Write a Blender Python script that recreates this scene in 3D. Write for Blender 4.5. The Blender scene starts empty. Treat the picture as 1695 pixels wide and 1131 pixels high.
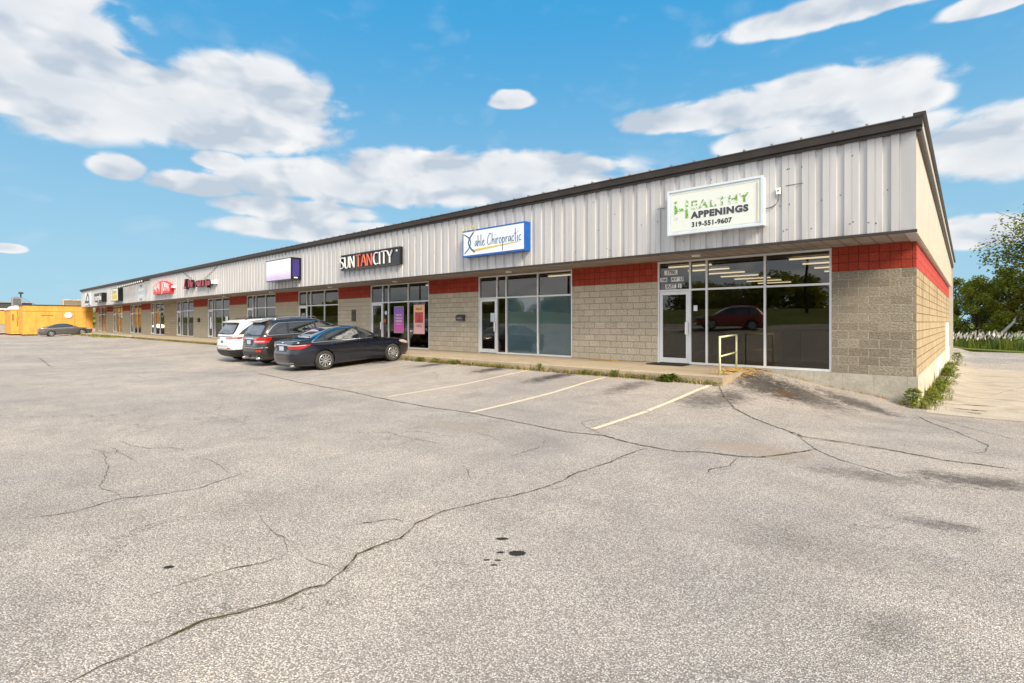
import bpy, math, random
from mathutils import Vector, Matrix, noise as mnoise
R = math.radians
S = bpy.context.scene
random.seed(7)

# ------------------------------------------------------------------ camera
CAM_Z = 1.225                      # eye height above the shop floor
cd = bpy.data.cameras.new('camera'); cam = bpy.data.objects.new('camera', cd)
S.collection.objects.link(cam); S.camera = cam
cam.location = (0, 0, CAM_Z); cam.rotation_euler = (R(90), 0, R(41.6))
cd.sensor_width = 36; cd.lens = 860 / 1695 * 36
cd.shift_y = -32.5 / 1695
cd.clip_start = .05; cd.clip_end = 6000
SU, CU = .6639, .7478              # sin / cos of the yaw
def ray(px, py):                   # direction of a photo pixel, as world vector
    X = (px - 847.5) / 860; Y = (533 - py) / 860
    return Vector((CU * X - SU, SU * X + CU, Y))

# ------------------------------------------------------------------ render / light
S.view_settings.view_transform = 'Standard'; S.view_settings.look = 'None'
S.view_settings.exposure = 1.0; S.view_settings.gamma = 1
SUN_EL, SUN_AZ = 38, 112           # azimuth clockwise from +Y
sd = bpy.data.lights.new('sun', 'SUN'); sun = bpy.data.objects.new('sun', sd)
S.collection.objects.link(sun)
sd.energy = 2.9; sd.angle = R(22); sd.color = (1, .87, .68)
sdir = Vector((math.sin(R(SUN_AZ)) * math.cos(R(SUN_EL)), math.cos(R(SUN_AZ)) * math.cos(R(SUN_EL)), math.sin(R(SUN_EL))))
sun.rotation_euler = sdir.to_track_quat('Z', 'Y').to_euler()
sun.location = sdir * 60

class NT:
    """small helper to write node trees"""
    def __init__(s, tree): s.t = tree; s.n = tree.nodes; s.l = tree.links
    def new(s, typ, **kw):
        n = s.n.new(typ)
        for k, v in kw.items(): setattr(n, k, v)
        return n
    def put(s, sock, v):
        if isinstance(v, bpy.types.NodeSocket): s.l.new(v, sock)
        elif v is not None:
            try: sock.default_value = v
            except Exception:
                sock.default_value = tuple(v) + (1,) if len(v) == 3 else v
    def m(s, op, a, b=None, c=None, clamp=False):
        n = s.new('ShaderNodeMath', operation=op, use_clamp=clamp)
        for i, v in enumerate((a, b, c)):
            if v is not None: s.put(n.inputs[i], v)
        return n.outputs[0]
    def vm(s, op, a, b=None, scale=None):
        n = s.new('ShaderNodeVectorMath', operation=op)
        s.put(n.inputs[0], a)
        if b is not None: s.put(n.inputs[1], b)
        if scale is not None: s.put(n.inputs['Scale'], scale)
        return n.outputs['Value'] if op in ('DOT_PRODUCT', 'LENGTH', 'DISTANCE') else n.outputs['Vector']
    def mix(s, f, a, b, blend='MIX'):
        n = s.new('ShaderNodeMix', data_type='RGBA', blend_type=blend)
        s.put(n.inputs['Factor'], f)
        for sock, v in ((n.inputs[6], a), (n.inputs[7], b)):
            s.put(sock, v if isinstance(v, bpy.types.NodeSocket) else (tuple(v) + (1,))[:4])
        return n.outputs[2]
    def ss(s, v, a, b, c=0., d=1.):      # smoothstep map range
        n = s.new('ShaderNodeMapRange', interpolation_type='SMOOTHSTEP')
        for i, x in enumerate((v, a, b, c, d)): s.put(n.inputs[i], x)
        return n.outputs[0]
    def lin(s, v, a, b, c=0., d=1.):
        n = s.new('ShaderNodeMapRange')
        for i, x in enumerate((v, a, b, c, d)): s.put(n.inputs[i], x)
        return n.outputs[0]
    def noise(s, vec, scale, detail=4, rough=.55, dist=0, out='Fac'):
        n = s.new('ShaderNodeTexNoise')
        s.put(n.inputs['Vector'], vec); n.inputs['Scale'].default_value = scale
        n.inputs['Detail'].default_value = detail; n.inputs['Roughness'].default_value = rough
        n.inputs['Distortion'].default_value = dist
        return n.outputs[out]
    def sep(s, v):
        n = s.new('ShaderNodeSeparateXYZ'); s.put(n.inputs[0], v); return n.outputs
    def comb(s, x, y, z):
        n = s.new('ShaderNodeCombineXYZ')
        for i, v in enumerate((x, y, z)): s.put(n.inputs[i], v)
        return n.outputs[0]

# ------------------------------------------------------------------ sky with clouds
W = bpy.data.worlds.new('World'); S.world = W; W.use_nodes = True
w = NT(W.node_tree); w.n.clear()
sky = w.new('ShaderNodeTexSky', sky_type='NISHITA', sun_disc=False)
sky.sun_elevation = R(SUN_EL); sky.sun_rotation = R(SUN_AZ)
sky.air_density = 1.0; sky.dust_density = .6; sky.ozone_density = 2.2
d = w.new('ShaderNodeTexCoord').outputs['Generated']
d = w.vm('NORMALIZE', d)
dx = w.vm('DOT_PRODUCT', d, (CU, SU, 0)); dz = w.vm('DOT_PRODUCT', d, (-SU, CU, 0))
dzz = w.sep(d)[2]
az = w.m('ARCTAN2', dx, dz)
el = w.m('ARCSINE', dzz)
flat = w.vm('SCALE', w.comb(dx, dz, w.m('MULTIPLY', dzz, 1.9)), scale=1.0)
warp = w.noise(flat, 5.5, 3, .5, out='Color')
warped = w.vm('ADD', flat, w.vm('SCALE', w.vm('SUBTRACT', warp, (.5, .5, .5)), scale=.10))
nz = w.noise(warped, 9.5, 8, .64)
nz_s = w.noise(warped, 8.5, 3, .5)
nz_up = w.noise(w.vm('ADD', warped, (.012, 0, .055)), 8.5, 3, .5)
nlow = w.noise(flat, 3.6, 4, .5)
vor = w.new('ShaderNodeTexVoronoi', feature='SMOOTH_F1'); w.l.new(warped, vor.inputs['Vector']); vor.inputs['Scale'].default_value = 15; vor.inputs['Smoothness'].default_value = .3
vor.inputs['Detail'].default_value = 1.5; vor.inputs['Roughness'].default_value = .55
CL = [  # photo pixel centre, half size, of the clouds one can see
    (60, 45, 185, 95), (95, 150, 190, 90), (300, 190, 255, 62), (430, 165, 130, 62), (195, 279, 45, 22),
    (362, 268, 42, 16), (318, 306, 72, 20), (600, 312, 200, 38), (790, 300, 250, 46), (920, 280, 110, 22),
    (540, 386, 150, 22), (846, 167, 34, 17), (1180, 192, 150, 26), (1330, 172, 200, 46), (1470, 170, 90, 44),
    (1265, 236, 80, 26), (1400, 235, 160, 32), (1650, 245, 130, 62), (1620, 388, 90, 28), (1440, 4, 260, 30),
    (1650, 2, 90, 22), (12, 412, 30, 8), (500, 350, 120, 20)]
msk = None
for px, py, rx, ry in CL:
    a0 = math.atan((px - 847.5) / 860)
    ra = (math.atan((px + rx - 847.5) / 860) - math.atan((px - rx - 847.5) / 860)) / 2
    e0 = math.atan((533 - py) / 860 * math.cos(a0)); re = ry / 860 * math.cos(a0) * math.cos(e0) ** 2
    ux = w.m('DIVIDE', w.m('SUBTRACT', az, a0), ra)
    uy = w.m('DIVIDE', w.m('SUBTRACT', el, e0), re)
    uy = w.m('MULTIPLY', uy, w.m('ADD', 1.15, w.m('MULTIPLY', w.m('SIGN', uy), -.15)))   # flatter base
    q = w.m('SUBTRACT', 1, w.m('SQRT', w.m('ADD', w.m('MULTIPLY', ux, ux), w.m('MULTIPLY', uy, uy))))
    msk = q if msk is None else w.m('MAXIMUM', msk, q)
qb = w.m('MINIMUM', w.sep(d)[1], w.m('SUBTRACT', .50, w.sep(d)[0]))
back = w.m('MULTIPLY', w.ss(qb, .0, -.35), 1.6)     # overcast behind the photographer
back = w.m('SUBTRACT', back, .35)
msk = w.m('MAXIMUM', w.m('MAXIMUM', msk, -1.25), back)
dens = w.m('ADD', w.m('ADD', msk, .56), w.m('MULTIPLY', w.m('SUBTRACT', nz, .5), 1.15))
dens = w.m('ADD', dens, w.m('MULTIPLY', w.m('SUBTRACT', .42, vor.outputs['Distance']), .5))
dens = w.m('MULTIPLY', dens, w.ss(dzz, .0, .03))
alpha = w.m('MULTIPLY', w.ss(dens, .02, .40), w.ss(msk, -.42, -.02))
lit = w.m('ADD', w.m('MULTIPLY', w.m('SUBTRACT', nz_s, nz_up), 3.4), w.m('ADD', .86, w.m('MULTIPLY', w.m('SUBTRACT', nlow, .5), 1.3)), clamp=True)
core = w.ss(dens, .35, 1.5)
lit = w.m('SUBTRACT', lit, w.m('MULTIPLY', core, .30), clamp=True)
lit = w.m('ADD', lit, w.m('MULTIPLY', w.m('SUBTRACT', .40, vor.outputs['Distance']), .5), clamp=True)
SKY_K = .045
ccol = w.mix(lit, (.56, .63, .72), (1.0, .99, .98))
ccol = w.vm('SCALE', ccol, scale=w.m('ADD', .5, w.m('MULTIPLY', w.ss(w.sep(d)[1], -.1, -.6), .40)))
skyn = w.vm('SCALE', sky.outputs[0], scale=SKY_K)
grad = w.mix(w.ss(el, -.05, .60), (.42, .70, .86), (.055, .40, .79))
grad = w.vm('SCALE', grad, scale=.5)
skyc = w.mix(.90, skyn, grad)
final = w.mix(w.m('MULTIPLY', alpha, .94), skyc, ccol)
bg = w.new('ShaderNodeBackground'); w.l.new(final, bg.inputs[0]); bg.inputs[1].default_value = 1.0
wo = w.new('ShaderNodeOutputWorld'); w.l.new(bg.outputs[0], wo.inputs[0])
W.cycles.sampling_method = 'MANUAL'; W.cycles.sample_map_resolution = 512

# ------------------------------------------------------------------ materials
MATS = {}
def principled(name, col, rough=.6, metal=0., spec=.5, **kw):
    m = bpy.data.materials.new(name); m.use_nodes = True
    b = m.node_tree.nodes['Principled BSDF']
    b.inputs['Base Color'].default_value = (*col, 1); b.inputs['Roughness'].default_value = rough
    b.inputs['Metallic'].default_value = metal; b.inputs['Specular IOR Level'].default_value = spec
    for k, v in kw.items(): b.inputs[k].default_value = v
    return m, NT(m.node_tree), b
def simple(name, col, rough=.6, metal=0., spec=.5, var=.12, vscale=3., bump=0., bscale=60., dirt=None, **kw):
    """plain material with a little uneven wear"""
    m, t, b = principled(name, col, rough, metal, spec, **kw)
    tc = t.new('ShaderNodeTexCoord').outputs['Object']
    n = t.noise(tc, vscale, 5, .6)
    c = t.mix(t.ss(n, .3, .7), tuple(x * (1 - var) for x in col), tuple(min(1, x * (1 + var)) for x in col))
    if dirt:
        n2 = t.noise(t.vm('MULTIPLY', tc, (1, 1, .25)), vscale * 2.3, 5, .65)
        c = t.mix(t.m('MULTIPLY', t.ss(n2, .5, .72), dirt[1]), c, dirt[0])
    t.l.new(c, b.inputs['Base Color'])
    if bump:
        bn = t.new('ShaderNodeBump'); bn.inputs['Distance'].default_value = bump
        t.l.new(t.noise(tc, bscale, 3, .6), bn.inputs['Height']); t.l.new(bn.outputs[0], b.inputs['Normal'])
    MATS[name] = m
    return m
def pos(t): return t.new('ShaderNodeNewGeometry').outputs['Position']

simple('brown_trim', (.035, .026, .022), .45, 0, .5, .2)
simple('beige_trim', (.52, .49, .43), .5, 0, .4, .06)
simple('roof_metal', (.30, .29, .28), .45, .6)
simple('aluminium', (.70, .715, .73), .38, .15, .5, .06, 2)
simple('white_paint', (.78, .78, .76), .5, 0, .5, .05, dirt=((.35, .32, .28), .25))
simple('handrail_paint', (.66, .68, .40), .5, 0, .5, .06, 8, dirt=((.25, .12, .05), .75))
simple('rubber', (.018, .018, .018), .85, 0, .3, .2, 20)
simple('tyre_dusty', (.045, .042, .038), .9, 0, .3, .25, 12)
simple('black_plastic', (.015, .015, .016), .5, 0, .5, .15, 6)
simple('dark_grey', (.06, .06, .065), .5)
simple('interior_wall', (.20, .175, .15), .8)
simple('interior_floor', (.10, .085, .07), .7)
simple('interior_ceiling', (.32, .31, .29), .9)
simple('beige_box', (.60, .50, .34), .7)
simple('grey_box', (.30, .30, .29), .7)
simple('chrome', (.75, .76, .78), .12, 1.0, .5, .02)
simple('rim_silver', (.55, .56, .58), .25, .85, .5, .05)
simple('tail_red', (.42, .008, .006), .12, 0, .6, .1, **{'Coat Weight': 1.0})
simple('lamp_clear', (.62, .60, .56), .08, .3, .8, .05, **{'Coat Weight': 1.0})
simple('lamp_amber', (.60, .28, .10), .15, 0, .6, .1)
simple('plate', (.50, .58, .70), .4, 0, .5, .1, 30)
simple('text_black', (.02, .02, .025), .4)
simple('text_grey', (.055, .055, .07), .4)
simple('text_white', (.80, .80, .80), .4)
simple('sign_face', (.70, .735, .68), .35, 0, .5, .02, 1.2)
simple('sign_face_white', (.74, .78, .86), .3, 0, .5, .02, 1.2)
simple('sign_edge', (.66, .71, .75), .35, .2, .5, .05)
simple('sign_blue', (.005, .10, .42), .35)
simple('sign_darkblue', (.008, .05, .20), .4)
simple('sign_ink_blue', (.02, .09, .20), .4)
simple('sign_yellow', (.62, .50, .03), .4)
simple('sign_black', (.010, .011, .014), .16, 0, .5, .1, 2)
simple('sign_orange', (.72, .16, .09), .4)
simple('sign_red', (.72, .012, .012), .35)
simple('sign_darkred', (.38, .03, .05), .4)
simple('sign_purple', (.045, .03, .20), .4)
simple('sign_cream', (.72, .68, .46), .4)
simple('poster_orange', (.80, .46, .26), .5); simple('poster_pink', (.80, .42, .42), .5)
simple('poster_red', (.62, .05, .05), .5)
simple('yellow_plywood', (.74, .37, .075), .75, 0, .3, .10, 1.1, .004, 30, dirt=((.50, .22, .03), .5))
simple('dark_roofing', (.05, .055, .055), .8)
simple('pale_roof', (.62, .64, .63), .6)
simple('graffiti', (.22, .09, .04), .8)
simple('bark', (.10, .075, .055), .95, 0, .2, .3, 6, .02, 18)
simple('bark_pale', (.36, .34, .30), .9, 0, .2, .2, 6, .02, 18)
simple('dry_grass', (.60, .38, .11), .9, 0, .2, .3, 20)
simple('plume', (.78, .70, .62), .9, 0, .2, .12, 6)
simple('moss', (.07, .068, .028), .95, 0, .2, .4, 30)
simple('car_seat', (.05, .045, .04), .8)
simple('concrete_kerb_pale', (.52, .44, .35), .9, 0, .3, .15, 4, .006, 40)
simple('dark_panel', (.035, .05, .055), .25, 0, .5)

def leaf_mat(name, c1, c2, tr=.45):
    m = bpy.data.materials.new(name); m.use_nodes = True; t = NT(m.node_tree); t.n.clear()
    p = pos(t)
    n = t.noise(p, 1.1, 3, .6); n2 = t.noise(p, 14, 2, .5)
    c = t.mix(t.ss(n, .32, .68), c1, c2)
    c = t.mix(.7, c, t.mix(t.ss(n2, .3, .7), (.55, .55, .55), (1.4, 1.4, 1.3)), 'MULTIPLY')
    df = t.new('ShaderNodeBsdfDiffuse'); t.l.new(c, df.inputs[0])
    tl = t.new('ShaderNodeBsdfTranslucent'); t.l.new(c, tl.inputs[0])
    gl = t.new('ShaderNodeBsdfGlossy'); gl.inputs['Roughness'].default_value = .45; gl.inputs[0].default_value = (.5, .5, .5, 1)
    mx = t.new('ShaderNodeMixShader'); mx.inputs[0].default_value = tr
    t.l.new(df.outputs[0], mx.inputs[1]); t.l.new(tl.outputs[0], mx.inputs[2])
    m2 = t.new('ShaderNodeMixShader'); m2.inputs[0].default_value = .04
    t.l.new(mx.outputs[0], m2.inputs[1]); t.l.new(gl.outputs[0], m2.inputs[2])
    o = t.new('ShaderNodeOutputMaterial'); t.l.new(m2.outputs[0], o.inputs[0])
    MATS[name] = m
leaf_mat('leaf_mid', (.22, .26, .02), (.38, .37, .04))
leaf_mat('leaf_dark', (.10, .125, .018), (.19, .20, .026))
leaf_mat('leaf_bright', (.22, .28, .03), (.34, .36, .05))
leaf_mat('leaf_olive', (.17, .14, .022), (.27, .19, .035))
leaf_mat('weed_leaf', (.06, .13, .02), (.13, .22, .03))
leaf_mat('weed_dry', (.26, .20, .06), (.34, .24, .08))
leaf_mat('grass_blade', (.12, .17, .03), (.22, .25, .05))

def glass(name, tint=(.30, .30, .28), f0=.07, rough=0.0, refl=(1, 1, 1)):
    m = bpy.data.materials.new(name); m.use_nodes = True; t = NT(m.node_tree); t.n.clear()
    lw = t.new('ShaderNodeLayerWeight'); lw.inputs[0].default_value = .5
    f = t.m('ADD', f0, t.m('MULTIPLY', t.m('POWER', lw.outputs['Facing'], 5.5), 1 - f0), clamp=True)
    tr = t.new('ShaderNodeBsdfTransparent'); tr.inputs[0].default_value = (*tint, 1)
    gl = t.new('ShaderNodeBsdfGlossy'); gl.inputs['Roughness'].default_value = rough; gl.inputs[0].default_value = (*refl, 1)
    bn = t.new('ShaderNodeBump'); bn.inputs['Distance'].default_value = .004
    t.l.new(t.noise(pos(t), .7, 1, .3), bn.inputs['Height']); t.l.new(bn.outputs[0], gl.inputs['Normal'])
    mx = t.new('ShaderNodeMixShader'); t.l.new(f, mx.inputs[0])
    t.l.new(tr.outputs[0], mx.inputs[1]); t.l.new(gl.outputs[0], mx.inputs[2])
    o = t.new('ShaderNodeOutputMaterial'); t.l.new(mx.outputs[0], o.inputs[0])
    MATS[name] = m
glass('shop_glass', (.50, .48, .44), .085, refl=(.80, .77, .72))
glass('clear_glass', (.95, .95, .95), .085, refl=(.8, .77, .72))
simple('film_teal', (.055, .125, .15), .55, 0, .4, .12, .9)
def paint(name, col, metal=.25, rough=.28, flake=.15):
    m, t, b = principled(name, col, rough, metal, .5)
    b.inputs['Coat Weight'].default_value = 1; b.inputs['Coat Roughness'].default_value = .03
    MATS[name] = m
paint('paint_navy', (.003, .0045, .012), 0, .2); paint('paint_white', (.74, .75, .76), 0, .35)
paint('paint_charcoal', (.026, .022, .019), .3, .25); paint('paint_grey', (.15, .145, .14), .7, .3)
paint('paint_red', (.25, .012, .01), .3, .3); paint('paint_black', (.012, .012, .013), .2, .3)
def carglass(name, col, rough=.02):
    m, t, b = principled(name, col, rough, 0, .9); b.inputs['Coat Weight'].default_value = 1
    b.inputs['IOR'].default_value = 1.7; MATS[name] = m
carglass('car_glass', (.012, .016, .017)); carglass('car_glass_tint', (.006, .008, .010))
carglass('car_glass_rear', (.010, .022, .045))

def emit(name, col, k):
    m = bpy.data.materials.new(name); m.use_nodes = True; t = NT(m.node_tree); t.n.clear()
    e = t.new('ShaderNodeEmission'); e.inputs[0].default_value = (*col, 1); e.inputs[1].default_value = k
    o = t.new('ShaderNodeOutputMaterial'); t.l.new(e.outputs[0], o.inputs[0]); MATS[name] = m
emit('lamp_tube', (1, .86, .62), 1.7)

# ribbed siding: pale grey with drips and faded streaks
m, t, b = principled('siding', (.5, .49, .48), .42, 0, .4)
p = pos(t)
n1 = t.noise(t.vm('MULTIPLY', p, (3.0, 3.0, .25)), 1.0, 5, .6)
n2 = t.noise(p, .5, 3, .5)
c = t.mix(t.ss(n1, .25, .75), (.45, .44, .44), (.55, .545, .545))
c = t.mix(t.m('MULTIPLY', t.ss(n2, .3, .7), .25), c, (.49, .46, .455))
zz = t.sep(p)[2]
lowd = t.m('MULTIPLY', t.ss(zz, 3.6, 3.05), t.ss(t.noise(t.vm('MULTIPLY', p, (6, 6, .6)), 1, 4, .6), .45, .7))
c = t.mix(t.m('MULTIPLY', lowd, .35), c, (.30, .27, .24))
t.l.new(c, b.inputs['Base Color']); MATS['siding'] = m

simple('siding_side', (.62, .56, .45), .45, 0, .4, .06, 1.5, dirt=((.42, .36, .27), .3))
# split-face block walls, coursed 8 x 16 inches
def block_mat(name, col_a, col_b, mortar, bw=.4064, bh=.2032, offs=.5, msize=.012, rough_d=.02, rough_k=1., stain=0., side=False, z0=0., drips=0., deep=.6):
    m, t, b = principled(name, col_a, .92, 0, .25)
    p = pos(t); s = t.sep(p)
    uvw = t.comb(s[1] if side else s[0], t.m('SUBTRACT', s[2], z0), 0)
    br = t.new('ShaderNodeTexBrick', offset=offs, squash=1.0)
    t.l.new(uvw, br.inputs['Vector'])
    for k, v in (('Scale', 1), ('Mortar Size', msize), ('Mortar Smooth', .35), ('Brick Width', bw), ('Row Height', bh), ('Bias', 0)):
        br.inputs[k].default_value = v
    br.inputs['Color1'].default_value = (*col_a, 1); br.inputs['Color2'].default_value = (*col_b, 1)
    br.inputs['Mortar'].default_value = (*mortar, 1)
    rk = t.noise(t.vm('MULTIPLY', p, (1, 1, 1.25)), 24, 5, .68, .4); fine = t.noise(p, 60, 3, .6)
    c = t.mix(.85, br.outputs['Color'], t.mix(t.ss(rk, .3, .7), (.66, .65, .64), (1.22, 1.21, 1.18)), 'MULTIPLY')
    c = t.mix(.5, c, t.mix(t.ss(fine, .3, .7), (.8, .8, .8), (1.15, 1.15, 1.15)), 'MULTIPLY')
    if stain:
        st = t.ss(t.noise(t.vm('MULTIPLY', p, (1, 1, .35)), 1.6, 5, .65), .48, .72)
        c = t.mix(t.m('MULTIPLY', st, stain), c, (.22, .15, .085))
    if drips:
        dr = t.ss(t.noise(t.vm('MULTIPLY', p, (1, 1.3, .10)), 1.5, 3, .6), .52, .68)
        c = t.mix(t.m('MULTIPLY', t.m('MULTIPLY', dr, t.ss(s[2], .4, 2.4)), drips), c, (.12, .075, .04))
    t.l.new(c, b.inputs['Base Color'])
    h = t.m('ADD', t.m('MULTIPLY', t.m('SUBTRACT', 1, br.outputs['Fac']), deep), t.m('MULTIPLY', rk, rough_k))
    bn = t.new('ShaderNodeBump'); bn.inputs['Distance'].default_value = rough_d; bn.inputs['Strength'].default_value = 1
    t.l.new(h, bn.inputs['Height']); t.l.new(bn.outputs[0], b.inputs['Normal'])
    MATS[name] = m
block_mat('block_rough', (.36, .315, .245), (.50, .445, .36), (.66, .59, .48), rough_d=.055, rough_k=2.2, msize=.010, deep=.8, stain=.12)
block_mat('block_painted', (.47, .41, .32), (.55, .485, .385), (.36, .31, .24), rough_d=.016, rough_k=1.0, msize=.010, stain=.12, deep=.8)
block_mat('block_far', (.41, .36, .26), (.44, .39, .285), (.28, .25, .185), rough_d=.006, rough_k=.4, msize=.008)
block_mat('block_banded', (.36, .29, .19), (.44, .36, .245), (.22, .17, .11), bw=3.2, bh=.2032, rough_d=.02, rough_k=1, stain=.25)
block_mat('block_red', (.30, .042, .024), (.37, .058, .034), (.10, .013, .010), bw=.2032, offs=0., rough_d=.008, rough_k=.15, msize=.006)  # front copy of the band's red, its shaded tone put into the colour
block_mat('block_red_side', (.46, .065, .05), (.54, .085, .066), (.26, .02, .015), bw=.4064, offs=.5, rough_d=.008, rough_k=.15, msize=.006, side=True)  # brighter copy of the same red, the sunlit side put into the colour
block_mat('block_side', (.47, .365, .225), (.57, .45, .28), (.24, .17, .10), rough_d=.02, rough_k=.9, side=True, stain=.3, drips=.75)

# cast concrete
def concrete(name, ca, cb, stain, joint=None, board=0., jaxis=0, jstep=3.05):
    m, t, b = principled(name, ca, .9, 0, .25)
    p = pos(t); s = t.sep(p)
    n = t.noise(p, 2.2, 6, .62); n2 = t.noise(p, 26, 4, .65); n3 = t.noise(t.vm('MULTIPLY', p, (1, 1, 2.2)), 1.1, 5, .6)
    c = t.mix(t.ss(n, .3, .7), ca, cb)
    c = t.mix(t.m('MULTIPLY', t.ss(n3, .5, .72), .55), c, stain)
    c = t.mix(.6, c, t.mix(t.ss(n2, .3, .7), (.8, .8, .8), (1.16, 1.15, 1.14)), 'MULTIPLY')
    if joint:
        jx = t.m('ABSOLUTE', t.m('SUBTRACT', t.m('MODULO', t.m('ADD', s[jaxis], 600.35), jstep), jstep / 2))
        wob = t.m('MULTIPLY', t.noise(p, 3, 3, .6), .012)
        c = t.mix(t.m('MULTIPLY', t.ss(t.m('ADD', jx, wob), .035 if board or jstep < 4 else .05, .012), joint), c, (.10, .075, .045))
    if board:
        bx = t.m('ABSOLUTE', t.m('SUBTRACT', t.m('MODULO', t.m('ADD', t.m('ADD', s[0], s[1]), 600), board), board / 2))
        c = t.mix(t.m('MULTIPLY', t.ss(bx, .014, .004), .35), c, (.2, .17, .13))
    t.l.new(c, b.inputs['Base Color'])
    bn = t.new('ShaderNodeBump'); bn.inputs['Distance'].default_value = .006
    t.l.new(n2, bn.inputs['Height']); t.l.new(bn.outputs[0], b.inputs['Normal'])
    MATS[name] = m
concrete('sidewalk_concrete', (.37, .295, .205), (.44, .36, .26), (.30, .235, .155), .55, jaxis=0, jstep=3.05)
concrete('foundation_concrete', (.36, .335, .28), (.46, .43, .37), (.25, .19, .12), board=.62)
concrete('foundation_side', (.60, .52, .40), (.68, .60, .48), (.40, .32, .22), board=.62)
concrete('driveway_concrete', (.43, .375, .305), (.52, .46, .375), (.27, .235, .19), 1., jaxis=1, jstep=4.4)

# soffit boards
m, t, b = principled('soffit_boards', (.2, .17, .15), .7, 0, .3)
p = pos(t); s = t.sep(p)
bx = t.m('ABSOLUTE', t.m('SUBTRACT', t.m('MODULO', t.m('ADD', s[0], 600), .3), .15))
c = t.mix(t.ss(t.noise(p, 1.6, 4, .6), .3, .7), (.25, .21, .18), (.36, .31, .27))
c = t.mix(t.ss(bx, .016, .006), c, (.10, .08, .07))
t.l.new(c, b.inputs['Base Color']); MATS['soffit_boards'] = m

# ------------------------------------------------------------------ mesh helpers
COL = S.collection
class MB:
    """collects faces into ONE mesh object"""
    def __init__(s): s.v = []; s.f = []; s.mi = []; s.mats = []; s.sm = []
    def mid(s, m):
        if m not in s.mats: s.mats.append(m)
        return s.mats.index(m)
    def add(s, vs, fs, m, smooth=False):
        o = len(s.v); s.v += [tuple(x) for x in vs]; k = s.mid(m)
        for f in fs: s.f.append(tuple(i + o for i in f)); s.mi.append(k); s.sm.append(smooth)
    def box(s, x0, x1, y0, y1, z0, z1, m):
        v = [(x, y, z) for z in (z0, z1) for y in (y0, y1) for x in (x0, x1)]
        s.add(v, [(0, 2, 3, 1), (4, 5, 7, 6), (0, 1, 5, 4), (2, 6, 7, 3), (0, 4, 6, 2), (1, 3, 7, 5)], m)
    def prism(s, poly, axis, a, b, m, smooth=False):
        """2D poly swept along axis ('x','y','z') from a to b"""
        def P(q, c): return {'x': (c, q[0], q[1]), 'y': (q[0], c, q[1]), 'z': (q[0], q[1], c)}[axis]
        n = len(poly); vs = [P(q, a) for q in poly] + [P(q, b) for q in poly]
        fs = [(i, (i + 1) % n, n + (i + 1) % n, n + i) for i in range(n)] + [tuple(range(n))[::-1], tuple(range(n, 2 * n))]
        s.add(vs, fs, m, smooth)
    def tube(s, pts, r, m, seg=8, r2=None, smooth=True):
        pts = [Vector(p) for p in pts]; n = len(pts); vs = []
        for i, p in enumerate(pts):
            dd = (pts[min(i + 1, n - 1)] - pts[max(i - 1, 0)]).normalized()
            up = Vector((0, 0, 1)) if abs(dd.z) < .95 else Vector((1, 0, 0))
            a = dd.cross(up).normalized(); bb = a.cross(dd)
            rr = r if r2 is None else r + (r2 - r) * i / (n - 1)
            for k in range(seg):
                th = 2 * math.pi * k / seg
                vs.append(p + a * math.cos(th) * rr + bb * math.sin(th) * rr)
        fs = [(i * seg + k, i * seg + (k + 1) % seg, (i + 1) * seg + (k + 1) % seg, (i + 1) * seg + k) for i in range(n - 1) for k in range(seg)]
        fs += [tuple(range(seg))[::-1], tuple((n - 1) * seg + k for k in range(seg))]
        s.add(vs, fs, m, smooth)
    def lathe(s, prof, cx, cy, cz, axis, m, seg=40, smooth=True, closed=False):
        """profile (r, h) turned about an axis through (cx,cy,cz)"""
        vs = []
        for r, h in prof:
            for k in range(seg):
                th = 2 * math.pi * k / seg; c, q = r * math.cos(th), r * math.sin(th)
                vs.append({'y': (cx + c, cy + h, cz + q), 'z': (cx + c, cy + q, cz + h), 'x': (cx + h, cy + c, cz + q)}[axis])
        n = len(prof); fs = []
        for i in range(n if closed else n - 1):
            j = (i + 1) % n
            fs += [(i * seg + k, i * seg + (k + 1) % seg, j * seg + (k + 1) % seg, j * seg + k) for k in range(seg)]
        if not closed:
            fs += [tuple(range(seg))[::-1], tuple((n - 1) * seg + k for k in range(seg))]
        s.add(vs, fs, m, smooth)
    def build(s, name, parent=None, fix=False):
        me = bpy.data.meshes.new(name); me.from_pydata(s.v, [], s.f)
        for x in s.mats: me.materials.append(MATS[x])
        me.polygons.foreach_set('material_index', s.mi); me.polygons.foreach_set('use_smooth', s.sm)
        me.update()
        if fix:
            import bmesh
            bm = bmesh.new(); bm.from_mesh(me); bmesh.ops.recalc_face_normals(bm, faces=bm.faces); bm.to_mesh(me); bm.free()
        o = bpy.data.objects.new(name, me); COL.objects.link(o)
        if parent: o.parent = parent
        return o
def tag(o, label=None, cat=None, group=None, kind=None):
    for k, v in (('label', label), ('category', cat), ('group', group), ('kind', kind)):
        if v: o[k] = v
    return o
def empty(name, loc=(0, 0, 0), rz=0.):
    o = bpy.data.objects.new(name, None); COL.objects.link(o); o.location = loc; o.rotation_euler.z = rz
    o.empty_display_size = .3
    return o
def copy_tree(o, parent=None):
    c = o.copy(); COL.objects.link(c)
    if parent: c.parent = parent
    for ch in list(o.children): copy_tree(ch, c)
    return c

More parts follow.
